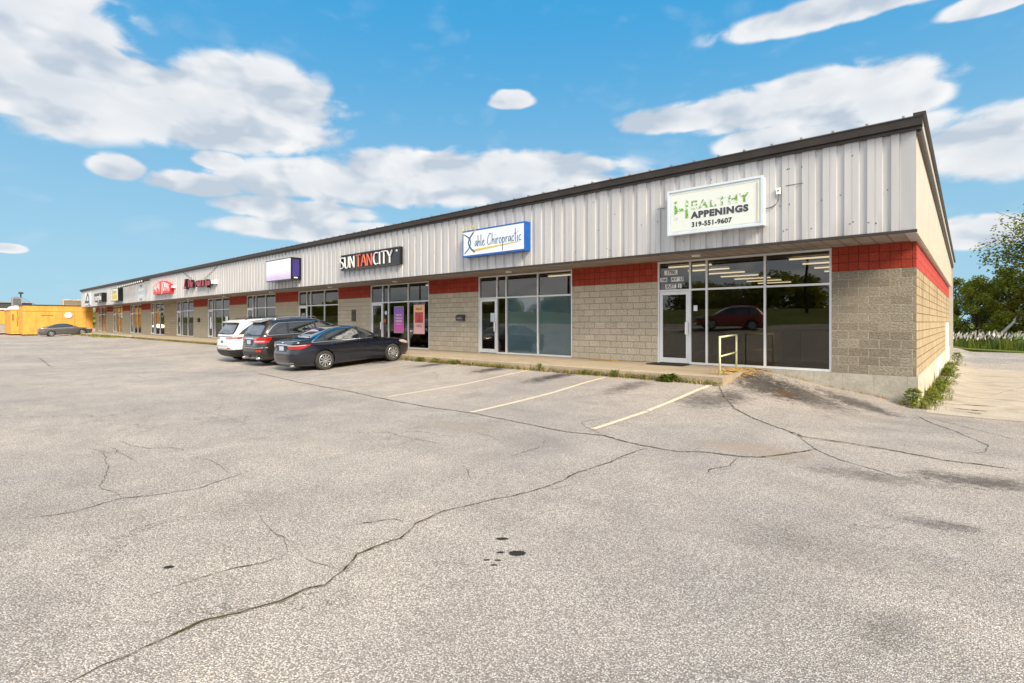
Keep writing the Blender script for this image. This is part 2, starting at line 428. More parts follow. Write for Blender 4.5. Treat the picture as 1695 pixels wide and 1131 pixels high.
def text(name, body, size, M, mat, parent=None, extrude=.004, align='CENTER', bold=0., sx=1., shear=0., space=1.):
    """lettering as one mesh; M places the XY text plane"""
    cu = bpy.data.curves.new(name, 'FONT'); cu.body = body; cu.size = size; cu.extrude = extrude
    cu.align_x = align; cu.align_y = 'CENTER'; cu.offset = bold; cu.shear = shear; cu.space_character = space
    cu.resolution_u = 3
    o = bpy.data.objects.new(name, cu); COL.objects.link(o)
    bpy.context.view_layer.update()
    me = bpy.data.meshes.new_from_object(o.evaluated_get(bpy.context.evaluated_depsgraph_get()))
    bpy.data.objects.remove(o); bpy.data.curves.remove(cu)
    me.transform(M @ Matrix.Diagonal((sx, 1, 1, 1)))
    me.materials.clear(); me.materials.append(MATS[mat])
    r = bpy.data.objects.new(name, me); COL.objects.link(r)
    if parent: r.parent = parent
    return r
def FACE(x, y, z):       # text plane that faces the street (-Y)
    return Matrix.Translation((x, y, z)) @ Matrix.Rotation(R(90), 4, 'X')

def pchip(xs, ys):
    n = len(xs); h = [xs[i + 1] - xs[i] for i in range(n - 1)]; dl = [(ys[i + 1] - ys[i]) / h[i] for i in range(n - 1)]
    mm = [dl[0]] + [0 if dl[i - 1] * dl[i] <= 0 else 2 * dl[i - 1] * dl[i] / (dl[i - 1] + dl[i]) for i in range(1, n - 1)] + [dl[-1]]
    def f(x):
        if x <= xs[0]: return ys[0]
        if x >= xs[-1]: return ys[-1]
        i = max(k for k in range(n - 1) if xs[k] <= x); q = (x - xs[i]) / h[i]
        return ((1 + 2 * q) * (1 - q) ** 2 * ys[i] + q * (1 - q) ** 2 * h[i] * mm[i] + q * q * (3 - 2 * q) * ys[i + 1] + q * q * (q - 1) * h[i] * mm[i + 1])
    return f
def sstep(x, a, b):
    q = min(1, max(0, (x - a) / (b - a))); return q * q * (3 - 2 * q)

# ------------------------------------------------------------------ the ground
gA = pchip([-400, -75, -42, -20, -12, -2, 1, 6, 9, 12.4, 30, 400], [4, 3.4, 3.0, 1.0, .75, -.32, -.48, -.48, -.42, -.25, -.23, -.2])
gB = pchip([-400, -75, -42, -20, -12, -2, 1, 9, 13, 35, 50, 400], [4, 3.4, 3.0, 1.0, .75, -.32, -.48, -.55, -.66, -.88, -.9, -.9])
gW = pchip([-6, -4.36, -3.4, -2.575, -1.71, -1.0, 0], [-.02, -.03, -.20, -.37, -.50, -.64, -.66])
def gz(x, y):
    wgt = sstep(x, -5.2, -.8)
    if y < 9: wgt = sstep(x, -6.5, 1)
    z = gA(y) * (1 - wgt) + gB(y) * wgt
    if -6 < x < 0 and y > 12.0:
        k = sstep(y, 12.0, 14.5) * (1 - sstep(x, -1.0, 0)) * (1 if x > -4.6 else sstep(x, -6, -4.6))
        z = z * (1 - k) + gW(x) * k
    z += .012 * math.sin(x * .9 + 1.3) * math.sin(y * .7) * (1 if y < 12 else .3) * (1 - sstep(-x, 12, 26))
    return z
def g_at(px, py):                   # where a photo pixel meets the ground
    r = ray(px, py); t = 5.
    for _ in range(40):
        t = max(.5, t * .5 + .5 * (gz(r.x * t, r.y * t) - CAM_Z) / r.z)
    return Vector((r.x * t, r.y * t, gz(r.x * t, r.y * t)))
def lines(*segs):
    out = []
    for a, b, st in segs:
        n = max(1, round((b - a) / st)); out += [a + (b - a) * i / n for i in range(n)]
    return out + [segs[-1][1]]
def sheet(name, xs, ys, mat, dz=0., fn=gz):
    vs = [(x, y, fn(x, y) + dz) for y in ys for x in xs]; n = len(xs)
    fs = [(j * n + i, j * n + i + 1, (j + 1) * n + i + 1, (j + 1) * n + i) for j in range(len(ys) - 1) for i in range(n - 1)]
    b_ = MB(); b_.add(vs, fs, mat, True); o = b_.build(name); tag(o, kind='structure'); return o

# asphalt with exposed pale aggregate, fine map cracking, oil and tar stains
m, t, b = principled('asphalt', (.25, .24, .22), .93, 0, .25)
p = pos(t)
vo = t.new('ShaderNodeTexVoronoi', feature='F1'); t.l.new(t.vm('ADD', p, t.vm('SCALE', t.noise(p, 60, 1, .5, out='Color'), scale=.006)), vo.inputs['Vector']); vo.inputs['Scale'].default_value = 105
cellv = t.sep(vo.outputs['Color'])
stone = t.mix(t.ss(cellv[0], .1, .95), (.345, .303, .275), (.655, .592, .54))
stone = t.mix(t.m('MULTIPLY', t.ss(cellv[1], .80, .95), .7), stone, (.86, .82, .77))
stone = t.mix(t.ss(vo.outputs['Distance'], .42, .66), stone, (.25, .222, .198))
big = t.noise(p, .22, 5, .6); mid_ = t.noise(p, 1.4, 5, .62)
c = t.mix(1, stone, t.mix(t.ss(big, .3, .7), (.84, .845, .87), (1.09, 1.06, 1.02)), 'MULTIPLY')
c = t.mix(1, c, t.mix(t.ss(mid_, .3, .75), (1.06, 1.05, 1.03), (.88, .875, .87)), 'MULTIPLY')
fr = t.noise(t.vm('MULTIPLY', p, (1, .35, 1)), 1.1, 6, .7)
c = t.mix(t.m('MULTIPLY', t.ss(fr, .57, .78), .30), c, (.12, .11, .10))
ve = t.new('ShaderNodeTexVoronoi', feature='DISTANCE_TO_EDGE'); ve.inputs['Scale'].default_value = .42
t.l.new(t.vm('ADD', p, t.vm('SCALE', t.noise(p, 1.3, 6, .7, out='Color'), scale=1.3)), ve.inputs['Vector'])
hair = t.m('MULTIPLY', t.ss(ve.outputs['Distance'], .006, .0015), t.ss(t.noise(p, .35, 3, .5), .50, .62))
c = t.mix(t.m('MULTIPLY', hair, .6), c, (.06, .05, .04))
vs_ = t.new('ShaderNodeTexVoronoi', feature='F1'); vs_.inputs['Scale'].default_value = 2.6; t.l.new(t.vm('ADD', p, t.vm('SCALE', t.noise(p, 25, 2, .5, out='Color'), scale=.03)), vs_.inputs['Vector'])
spot = t.m('MULTIPLY', t.ss(vs_.outputs['Distance'], t.m('MULTIPLY', t.sep(vs_.outputs['Color'])[0], .055), .0), t.ss(t.sep(vs_.outputs['Color'])[1], .55, .6))
c = t.mix(t.m('MULTIPLY', spot, .8), c, (.06, .052, .045))
wear = t.ss(t.noise(t.vm('MULTIPLY', p, (.25, 1.0, 1)), .55, 4, .6, 1.2), .52, .70)
c = t.mix(t.m('MULTIPLY', wear, .22), c, (.20, .185, .17))
sx, sy, sz = t.sep(p)
stn = t.m('ADD', t.m('MULTIPLY', t.noise(p, 4.5, 6, .75), .6), t.m('MULTIPLY', t.noise(p, 19, 5, .75), .4))
stn_f = t.noise(p, 45, 3, .7)
def stain(c, cx_, cy_, rx, ry, rot, col, k, soft=.9, fine=False):
    a = R(rot); ux_ = t.m('SUBTRACT', sx, cx_); uy_ = t.m('SUBTRACT', sy, cy_)
    aa = t.m('DIVIDE', t.m('ADD', t.m('MULTIPLY', ux_, math.cos(a)), t.m('MULTIPLY', uy_, math.sin(a))), rx)
    bb = t.m('DIVIDE', t.m('SUBTRACT', t.m('MULTIPLY', uy_, math.cos(a)), t.m('MULTIPLY', ux_, math.sin(a))), ry)
    rr = t.m('SQRT', t.m('ADD', t.m('MULTIPLY', aa, aa), t.m('MULTIPLY', bb, bb)))
    rr = t.m('ADD', rr, t.m('MULTIPLY', t.m('SUBTRACT', stn_f if fine else stn, .5), .7 if fine else 3.2))
    return t.mix(t.m('MULTIPLY', t.ss(rr, 1.0, 1.0 - soft), k), c, col)
OIL = (.035, .030, .026)
for px, py, rx, ry, rot, col, k, soft in [
        (632, 600, .55, 1.2, 0, OIL, .8, .9), (716, 604, .5, 1.2, 0, OIL, .85, .9), (815, 612, .5, 1.5, 0, OIL, .85, .9),
        (915, 624, .5, 1.5, 0, OIL, .9, .9), (1040, 640, .45, 1.6, 0, OIL, .6, .9), (1170, 662, .8, 1.2, 0, OIL, .65, .9),
        (1262, 636, .9, 1.6, 35, OIL, .85, .75), (1330, 655, .8, 1.6, 45, OIL, .78, .8), (1420, 668, .45, 1.5, 50, OIL, .75, .8), (1215, 655, .5, 1.0, 20, OIL, .7, .9),
        (1300, 652, .35, .6, 0, (.10, .06, .035), .8, .8),
        (1630, 798, 1.1, .45, 15, OIL, .75, .9), (1440, 788, 1.0, .35, 15, OIL, .5, .9), (1560, 870, .5, .18, 15, OIL, .5, .9),
        (1250, 744, .9, .45, 10, (.34, .26, .19), .55, .5), (760, 706, .9, .35, 20, (.34, .27, .20), .4, .6),
        (1340, 900, 1.3, .5, 10, OIL, .16, .9), (420, 830, 1.2, .6, 60, OIL, .14, .9), (560, 660, 1.6, .9, 30, OIL, .14, .9), (1480, 1040, .5, .2, 70, OIL, .3, .9),
        (560, 605, 1.0, 1.8, 10, (.40, .30, .19), .55, .7), (650, 612, .7, 1.1, 10, (.40, .30, .19), .45, .7)]:
    q = g_at(px, py); c = stain(c, q.x, q.y, rx, ry, rot, col, k, soft)
for px, py, rx, ry in [(856, 916, .075, .055), (831, 892, .055, .03), (828, 914.5, .035, .02), (805.5, 927, .03, .015), (824, 927.5, .03, .015), (818, 935.5, .03, .015), (279, 939, .042, .028), (862, 862, .01, .008)]:
    q = g_at(px, py); c = stain(c, q.x, q.y, rx, ry, 41, (.018, .017, .016), .97, .25, True)
t.l.new(c, b.inputs['Base Color'])
bn = t.new('ShaderNodeBump'); bn.inputs['Distance'].default_value = .006; bn.inputs['Strength'].default_value = .8
t.l.new(t.m('SUBTRACT', 1, vo.outputs['Distance']), bn.inputs['Height']); t.l.new(bn.outputs[0], b.inputs['Normal'])
MATS['asphalt'] = m
# grass sheet
m, t, b = principled('grass_ground', (.1, .12, .03), .95, 0, .2)
p = pos(t)
c = t.mix(t.ss(t.noise(p, .3, 4, .6), .3, .7), (.085, .12, .02), (.16, .18, .035))
c = t.mix(.8, c, t.mix(t.ss(t.noise(p, 18, 4, .7), .3, .7), (.5, .5, .5), (1.4, 1.4, 1.3)), 'MULTIPLY')
t.l.new(c, b.inputs['Base Color']); MATS['grass_ground'] = m

xs = lines((-900, -160, 60), (-160, -30, 5), (-30, -8, 1), (-8, 2, .25), (2, 12, 1), (12, 60, 6), (60, 900, 60))
ys = lines((-900, -60, 60), (-60, -20, 2), (-20, 0, 1), (0, 11, .5), (11, 15.5, .25), (15.5, 60, 3), (60, 900, 60))
sheet('ground', xs, ys, 'grass_ground', -.09)
sheet('parking_lot', lines((-150, -30, 4), (-30, -8, .8), (-8, 2, .2), (2, 45, 2)), lines((-20, 0, 1), (0, 11, .4), (11, 15.5, .2), (15.5, 49.6, 1.5)), 'asphalt')
sheet('driveway', lines((-.74, 8, .4)), lines((13.75, 31, .5)), 'driveway_concrete', .005)
sheet('grass_verge', lines((-40, 45, 3)), lines((49.2, 51.6, .4)), 'grass_ground', .05)

# sidewalk and kerb
K0 = 12.42
sw = MB()
sw.prism([(K0 + .02, -.6), (14.7, -.6), (14.7, -.003), (K0 + .02, -.045)], 'x', -86, -4.36, 'sidewalk_concrete')
tag(sw.build('sidewalk'), kind='structure')
kb = MB()
xs_ = [-4.36]
while xs_[-1] > -56: xs_.append(xs_[-1] - 3.05)
for i in range(len(xs_) - 1):
    e = random.uniform(-.008, .008)
    kb.prism([(K0 - .10 + e, -.6), (K0 + .016, -.6), (K0 + .016, -.040), (K0 - .07 + e, -.044 + e * .6), (K0 - .10 + e, -.075)], 'x', xs_[i + 1] + .004, xs_[i] - .004, 'sidewalk_concrete')
for i in range(8):
    x = -57.5 - i * 3.2
    kb.prism([(K0 - .14, -.6), (K0 + .016, -.6), (K0 + .016, -.03), (K0 - .10, -.03)], 'x', x - 2.9, x, 'concrete_kerb_pale')
tag(kb.build('kerb'), kind='structure')

# painted stall lines, worn
m, t, b = principled('line_paint', (.6, .5, .36), .85, 0, .3)
p = pos(t)
c = t.mix(t.ss(t.noise(p, 30, 5, .7), .44, .62), (.80, .66, .46), (.46, .41, .35))
t.l.new(c, b.inputs['Base Color']); MATS['line_paint'] = m
simple('line_faded', (.52, .45, .36), .9, 0, .3, .2, 30)
ml = MB()
def strip(mb, pts, wd, mat, dz=.004, jit=0.):
    vs = []; fs = []
    for i, q in enumerate(pts):
        a = pts[max(i - 1, 0)]; b2 = pts[min(i + 1, len(pts) - 1)]
        tx, ty = b2[0] - a[0], b2[1] - a[1]; L = math.hypot(tx, ty) or 1; nx, ny = -ty / L, tx / L
        ww = wd[i] if isinstance(wd, list) else wd
        for s_ in (-1, 1):
            x = q[0] + nx * s_ * ww / 2 + random.uniform(-jit, jit); y = q[1] + ny * s_ * ww / 2 + random.uniform(-jit, jit)
            vs.append((x, y, gz(x, y) + dz))
        if i: fs.append((2 * i - 2, 2 * i, 2 * i + 1, 2 * i - 1))
    mb.add(vs, fs, mat)
def px_line(p0, p1, n=24):
    a, b2 = g_at(*p0), g_at(*p1); return [(a.x + (b2.x - a.x) * i / n, a.y + (b2.y - a.y) * i / n) for i in range(n + 1)]
strip(ml, px_line((982, 711), (1132, 656), 30)[:-1] + px_line((1132, 656), (1178, 637), 12), .10, 'line_paint', .008)
strip(ml, px_line((779, 683), (1008, 624)), .10, 'line_paint')
strip(ml, px_line((642, 657), (880, 612.5)), .09, 'line_paint')
strip(ml, px_line((566, 640), (780, 603)), .06, 'line_faded')
for i in range(3, 16):
    x = -12.2 - 2.74 * (i - 2)
    strip(ml, [(x, 7 + k * .2) for k in range(25)], .08, 'line_faded')
tag(ml.build('parking_markings'), kind='structure')

# cracks: jagged strips following the surface
simple('crack_fill', (.022, .020, .016), .95, 0, .2, .3, 25)
simple('crack_edge', (.26, .225, .19), .95, 0, .2, .45, 45)
cr = MB(); ms = MB(); rnd_c = random.Random(4)
def crack(pix, wd=.02, moss=0., amp=.02, mat='crack_fill', seed=0):
    rnd = random.Random(seed); P3 = [g_at(*q) for q in pix]; pts = []
    for a, b2 in zip(P3, P3[1:]):
        L = (b2 - a).length; n = max(2, int(L / .045))
        for i in range(n):
            q = a.lerp(b2, i / n); pts.append([q.x, q.y])
    for i in range(len(pts)):
        s1 = i * .045
        o1 = mnoise.noise(Vector((s1 * 3, seed * 7.3, 0))) * amp * 2.2 + mnoise.noise(Vector((s1 * 11, seed * 3.1, 5))) * amp
        o2 = mnoise.noise(Vector((s1 * 3, seed * 5.3, 9))) * amp * 2.2 + mnoise.noise(Vector((s1 * 11, seed * 2.1, 15))) * amp
        pts[i][0] += o1; pts[i][1] += o2
    ws = [wd * (.35 + 1.1 * abs(mnoise.noise(Vector((i * .17, seed, 2)))) + .5 * abs(mnoise.noise(Vector((i * .6, seed, 8))))) for i in range(len(pts))]
    for e in range(min(6, len(ws))): ws[-1 - e] *= e / 6; ws[e] *= (e + 1) / 7
    strip(cr, pts, [x_ * (1.5 + 1.6 * abs(mnoise.noise(Vector((i_ * .33, seed, 12))))) for i_, x_ in enumerate(ws)], 'crack_edge', .0045, wd * .38)
    strip(cr, pts, [x_ * (1.3 if i_ % 3 else .5) * .55 for i_, x_ in enumerate(ws)], mat, .0065, wd * .2)
    if moss:
        i = 0
        while i < len(pts) - 6:
            if rnd.random() < moss * .05:
                n = rnd.randint(3, 9); seg = pts[i:i + n]
                strip(ms, seg, [wd * rnd.uniform(.4, 1.1) * math.sin(math.pi * (k + .5) / len(seg)) + .004 for k in range(len(seg))], 'moss', .007, .006); i += n
            i += 1
crack([(110, 1131), (190, 1092), (260, 1062), (330, 1030), (400, 1014), (455, 998), (500, 978), (540, 968), (566, 944), (590, 918), (625, 906), (662, 893), (688, 868), (735, 848), (800, 830), (850, 822), (905, 806), (960, 782), (1010, 765), (1050, 748), (1075, 741)], 0.0170, 1.2, .014, seed=1)
crack([(425, 618), (500, 634), (566, 646), (640, 662), (720, 676), (780, 684), (850, 698), (900, 708), (940, 716), (1000, 722), (1062, 738), (1120, 747), (1180, 750), (1225, 756), (1262, 757), (1330, 748), (1352, 742)], .035, .7, .016, seed=2)
crack([(1190, 640), (1200, 658), (1215, 676), (1250, 694), (1300, 712), (1328, 723), (1400, 733), (1480, 746), (1560, 762), (1640, 772), (1695, 780)], .034, 2.2, .016, seed=3)
crack([(1322, 720), (1345, 742), (1390, 762), (1440, 776), (1500, 795), (1520, 800)], 0.0126, 1.2, .014, seed=4)
crack([(1350, 742), (1310, 752), (1262, 757)], 0.0112, 0, .012, seed=5)
crack([(1518, 688), (1545, 702), (1590, 718), (1636, 738), (1630, 750)], 0.0140, 1.2, .015, seed=6)
crack([(1630, 749), (1590, 752)], .012, 1, .012, seed=16)
crack([(1540, 692), (1600, 708), (1695, 732)], 0.0098, .5, .012, seed=7)
crack([(1225, 757), (1210, 772), (1172, 776), (1168, 788)], 0.0098, 1, .018, seed=8)
crack([(688, 866), (650, 860), (600, 868), (540, 876)], 0.0055, .4, .010, seed=9)
crack([(425, 846), (432, 862), (470, 892), (478, 914), (440, 930), (380, 944), (300, 968), (200, 1000)], 0.0055, .2, .012, seed=10)
crack([(420, 778), (330, 808), (260, 820), (200, 826), (120, 848), (0, 864)], 0.0070, .2, .014, seed=11)
crack([(200, 824), (168, 808), (178, 770), (168, 745)], 0.0060, 0, .02, seed=12)
crack([(182, 740), (230, 768)], 0.0050, 0, .02, seed=13)
crack([(0, 614), (120, 616), (250, 617), (400, 617)], .03, .2, .012, seed=14)
crack([(65, 593), (84, 607)], 0.0300, 0, .02, seed=15)
crack([(455, 998), (350, 1024)], .008, 0, .01, seed=17)
crack([(352, 1030), (372, 1014), (395, 1000)], .007, 0, .01, seed=18)
crack([(1000, 722), (960, 700), (1010, 690)], .008, 0, .02, seed=19)
crack([(1510, 855), (1560, 864), (1640, 880)], .012, 0, .02, seed=20)
crack([(850, 756), (900, 738), (905, 725)], .008, 0, .015, seed=21)
crack([(700, 890), (745, 872)], .006, 0, .01, seed=22)
rc_ = random.Random(9)
for k_ in range(26):                # faint hairline network
    px, py = rc_.choice([(rc_.uniform(40, 700), rc_.uniform(650, 960)), (rc_.uniform(700, 1600), rc_.uniform(660, 1050)), (rc_.uniform(300, 1100), rc_.uniform(640, 720))]); a_ = rc_.uniform(-.5, .5); pts_ = [(px, py)]
    for j_ in range(rc_.randint(2, 4)): a_ += rc_.uniform(-.7, .7); px += 34 * math.cos(a_); py += 13 * math.sin(a_); pts_.append((px, py))
    crack(pts_, .005, 0, .016, seed=40 + k_)
crack([(1700, 640), (1640, 655), (1590, 654)], .02, 1, .01, seed=23)
for i_, (pa, pb_, w0) in enumerate((((1572, 676), (1640, 682), .10), ((1590, 670), (1652, 674), .08), ((1600, 683), (1625, 686), .07), ((1560, 668), (1600, 672), .04))):
    pts = px_line(pa, pb_, 26); strip(cr, pts, [w0 * math.sin(math.pi * (k + .5) / 27) * rnd_c.uniform(.3, 1.3) for k in range(27)], 'crack_fill', .012, .012)
tag(cr.build('asphalt_cracks'), kind='structure')
tag(ms.build('crack_moss'), kind='stuff', label='moss growing along the cracks of the parking lot', cat='moss')

# ================================================================== the shopping strip
YW, YF = 14.63, 13.08              # wall plane, fascia plane
XL, XR = -85.8, -.947
YB = 35.2                          # back of the building
ZS, ZT = 3.035, 5.10               # soffit, top of siding
# glazed bays: (x of right edge, x of left edge)
BAYS = [(-2.58, -7.13), (-10.25, -14.80), (-17.87, -22.40), (-25.44, -29.97), (-33.0, -37.45), (-40.52, -44.93),
        (-48.23, -52.57), (-56.14, -60.53), (-63.91, -68.34), (-71.69, -76.05), (-79.51, -84.0)]
B = empty('retail_building', (-43, 24, 0))
tag(B, 'long single storey retail strip with ribbed grey metal fascia, red band and tan block piers', 'building')
def part(mb, name, parent=B):
    o = mb.build(name); o.parent = parent
    o.matrix_parent_inverse = parent.matrix_world.inverted() if parent else Matrix()
    return o
bpy.context.view_layer.update()
def sub(mb, name, parent):
    o = mb.build(name); o.parent = parent
    o.matrix_parent_inverse = Matrix.Identity(4)
    return o

# piers
edges = [XR] + [e for bay in BAYS for e in bay] + [XL]
for i in range(0, len(edges), 2):
    x1, x0 = edges[i], edges[i + 1]
    mt = 'block_rough' if i == 0 else 'block_painted' if i < 8 else 'block_banded' if i == 14 else 'block_far'
    pm = MB()
    if i == 14:
        pm.box(x0, x1, YW, YW + .3, 0, ZS - .002, mt); part(pm, 'block_wall')
    else:
        pm.box(x0, x1, YW, YW + .3, 0, 2.438, mt); wl = part(pm, 'block_wall')
        rb = MB(); rb.box(x0, x1, YW + .004, YW + .3, 2.438, ZS - .002, 'block_red')
        if i == 0:
            rb.box(x1 - .3, x1, YW + .3, YB, 2.438, ZS - .002, 'block_red_side')
            rb.v = rb.v
        sub(rb, 'red_band', wl)
# side and back walls
sd_ = MB()
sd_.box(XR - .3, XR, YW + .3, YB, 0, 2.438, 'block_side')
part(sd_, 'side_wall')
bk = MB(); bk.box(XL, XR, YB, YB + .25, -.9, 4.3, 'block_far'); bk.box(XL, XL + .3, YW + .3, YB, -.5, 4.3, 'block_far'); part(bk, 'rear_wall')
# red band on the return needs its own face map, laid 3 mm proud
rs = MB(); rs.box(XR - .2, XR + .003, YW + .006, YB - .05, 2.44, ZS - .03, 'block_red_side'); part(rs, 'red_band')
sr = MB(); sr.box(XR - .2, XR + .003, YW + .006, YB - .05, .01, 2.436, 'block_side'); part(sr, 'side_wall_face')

# foundation
fd = MB()
fd.box(-4.4, XR + .03, YW - .035, YW + .3, -1.1, -.004, 'foundation_concrete')
part(fd, 'foundation')
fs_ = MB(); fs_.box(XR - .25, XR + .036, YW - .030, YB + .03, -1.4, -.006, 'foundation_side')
part(fs_, 'foundation')
fw = MB(); fw.box(XR + .03, XR + .042, 22.6, 25.6, -1.2, -.04, 'white_paint'); part(fw, 'painted_patch')
fw = MB(); fw.box(XR + .0, XR + .046, 30.6, 33.4, -1.2, 1.2, 'white_paint'); part(fw, 'painted_patch')

# ribbed fascia profile
def ribs(a0, a1, pitch=.4064, depth=.038):
    """polyline (s, depth) of the rib profile from a0 to a1"""
    pts = []; k = 0; s_ = a0
    while s_ < a1 - .001:
        for q, dp in ((0, 0), (.125, 0), (.137, depth), (.268, depth), (.2705, depth - .008), (.2745, depth - .008), (.277, depth), (.394, depth)):
            if s_ + q < a1: pts.append((s_ + q, dp))
        s_ += pitch
    pts.append((a1, 0)); return pts
fa = MB()
pr = ribs(XL + 1.1, XR + .10 - .26)
pr = pr + [(XR + .10 - .001, .038)]
pr = [(XL + 1.0, .038)] + pr
vs = []; 
for s_, dp in pr: vs += [(s_, YF - dp, ZS + .03), (s_, YF - dp, ZT)]
fa.add(vs, [(2 * i, 2 * i + 2, 2 * i + 3, 2 * i + 1) for i in range(len(pr) - 1)], 'siding')
fa.box(XL + 1.0, XR + .09, YF + .002, YF + .1, ZS + .03, ZT, 'siding')
rnd = random.Random(3)
for k in range(46):
    x = rnd.choice([rnd.uniform(-3.4, -1.2), rnd.uniform(-24.5, -22.7), rnd.uniform(-17.2, -16.7), rnd.uniform(-9.5, -3.6), rnd.uniform(-40, -2)]); z = rnd.choice([3.3, 3.35, 3.9, 4.3, 4.75]) + rnd.uniform(-.05, .05)
    fa.lathe([(.001, -.004), (.014, -.003), (.014, 0)], x, YF - .040, z, 'y', 'dark_grey', 8)
fa.box(-6.35, -6.12, YF - .045, YF - .036, 4.25, 4.262, 'dark_grey')
fa.box(-3.2, -2.85, YF - .045, YF - .036, 4.33, 4.342, 'dark_grey')
part(fa, 'fascia')
tr = MB()
tr.box(XL + .99, XR + .115, YF - .045, YF + .02, ZS - .02, ZS + .035, 'brown_trim')
part(tr, 'drip_edge')
so = MB(); so.box(XL + 1.0, XR + .10, YF + .02, YW + .02, ZS, ZS + .025, 'soffit_boards'); part(so, 'soffit')
lt = MB()
for x in (-5.6, -12.4, -19.2, -24.8, -31.7, -39.2, -46.8):
    lt = MB(); lt.lathe([(.001, 0), (.10, 0), (.12, .01), (.12, .05)], x, 13.8, ZS - .05, 'z', 'white_paint', 20); part(lt, 'soffit_light')
# gutter, roof
gu = MB()
gu.prism([(YF + .0, ZT - .02), (YF - .17, ZT - .005), (YF - .19, ZT + .135), (YF - .21, ZT + .15), (YF - .21, ZT + .165), (YF + .03, ZT + .165)], 'x', XL + .9, XR + .20, 'brown_trim')
gu.box(XL + .9, XR + .19, YF - .10, YF + .02, ZT - .07, ZT - .015, 'brown_trim')
part(gu, 'gutter')
def roofz(y): return ZT + .175 - (y - YF) * .042
ro = MB()
ro.prism([(YF - .12, roofz(YF)), (YB + .4, roofz(YB + .4)), (YB + .4, roofz(YB + .4) + .03), (YF - .12, roofz(YF) + .03)], 'x', XL + .9, XR + .2, 'roof_metal')
x = XR - .1
while x > XL + 1:
    ro.box(x - .02, x + .02, YF - .14, YF + .6, roofz(YF) + .02, roofz(YF) + .062, 'roof_metal')
    x -= .61
part(ro, 'roof')
# upper side cladding + rake
sc = MB(); pr = ribs(YF + .03, YB, .3048, .028)
vs = []
for s_, dp in pr: vs += [(XR + .07 + dp * 1.4, s_, ZS - .02), (XR + .07 + dp, s_, roofz(s_) - .18)]
sc.add(vs, [(2 * i, 2 * i + 2, 2 * i + 3, 2 * i + 1) for i in range(len(pr) - 1)], 'siding_side')
sc.prism([(YF + .02, ZS - .01), (YB, ZS - .01), (YB, roofz(YB) - .1), (YF + .02, roofz(YF) - .1)], 'x', XR - .1, XR + .066, 'siding')
part(sc, 'side_cladding')
rk = MB()
def rakeband(y0, y1, a, b2, x0, x1, m_): rk.prism([(y0, roofz(y0) + a), (y1, roofz(y1) + a), (y1, roofz(y1) + b2), (y0, roofz(y0) + b2)], 'x', x0, x1, m_)
rakeband(YF - .02, YB + .4, -.29, -.20, XR + .066, XR + .17, 'brown_trim')
rakeband(YF - .02, YB + .4, -.20, -.01, XR + .066, XR + .195, 'beige_trim')
rakeband(YF - .20, YB + .42, -.01, .05, XR + .06, XR + .26, 'brown_trim')
part(rk, 'rake_trim')
dn = MB(); dn.box(XR + .0, XR + .16, YB + .26, YB + .42, -1.2, 4.2, 'beige_trim'); part(dn, 'downspout')

# interior, seen through the glass
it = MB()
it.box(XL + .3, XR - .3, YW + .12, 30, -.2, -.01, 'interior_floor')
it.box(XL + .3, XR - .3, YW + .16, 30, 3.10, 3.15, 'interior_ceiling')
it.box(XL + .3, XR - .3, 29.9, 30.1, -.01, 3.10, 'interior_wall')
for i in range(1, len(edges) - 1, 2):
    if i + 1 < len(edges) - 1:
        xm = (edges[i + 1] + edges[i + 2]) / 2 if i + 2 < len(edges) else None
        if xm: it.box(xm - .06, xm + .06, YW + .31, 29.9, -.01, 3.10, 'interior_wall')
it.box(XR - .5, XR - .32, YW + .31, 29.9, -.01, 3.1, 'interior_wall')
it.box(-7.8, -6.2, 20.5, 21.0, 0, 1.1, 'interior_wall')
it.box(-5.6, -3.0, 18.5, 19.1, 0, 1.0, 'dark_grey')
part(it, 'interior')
def tube_light(x0, x1, y):
    cl = MB(); cl.box(x0, x1, y, y + .12, 3.02, 3.06, 'lamp_tube'); part(cl, 'ceiling_light')
for i in range(7):
    tube_light(-7.6, -6.2, 16.4 + 1.6 * i)
    if i < 4: tube_light(-4.0, -2.7, 16.6 + 1.6 * i)
for bx in BAYS[1:6]:
    for k in range(2): tube_light(bx[0] - 2.4, bx[0] - 1.2, 16.4 + k * 3)

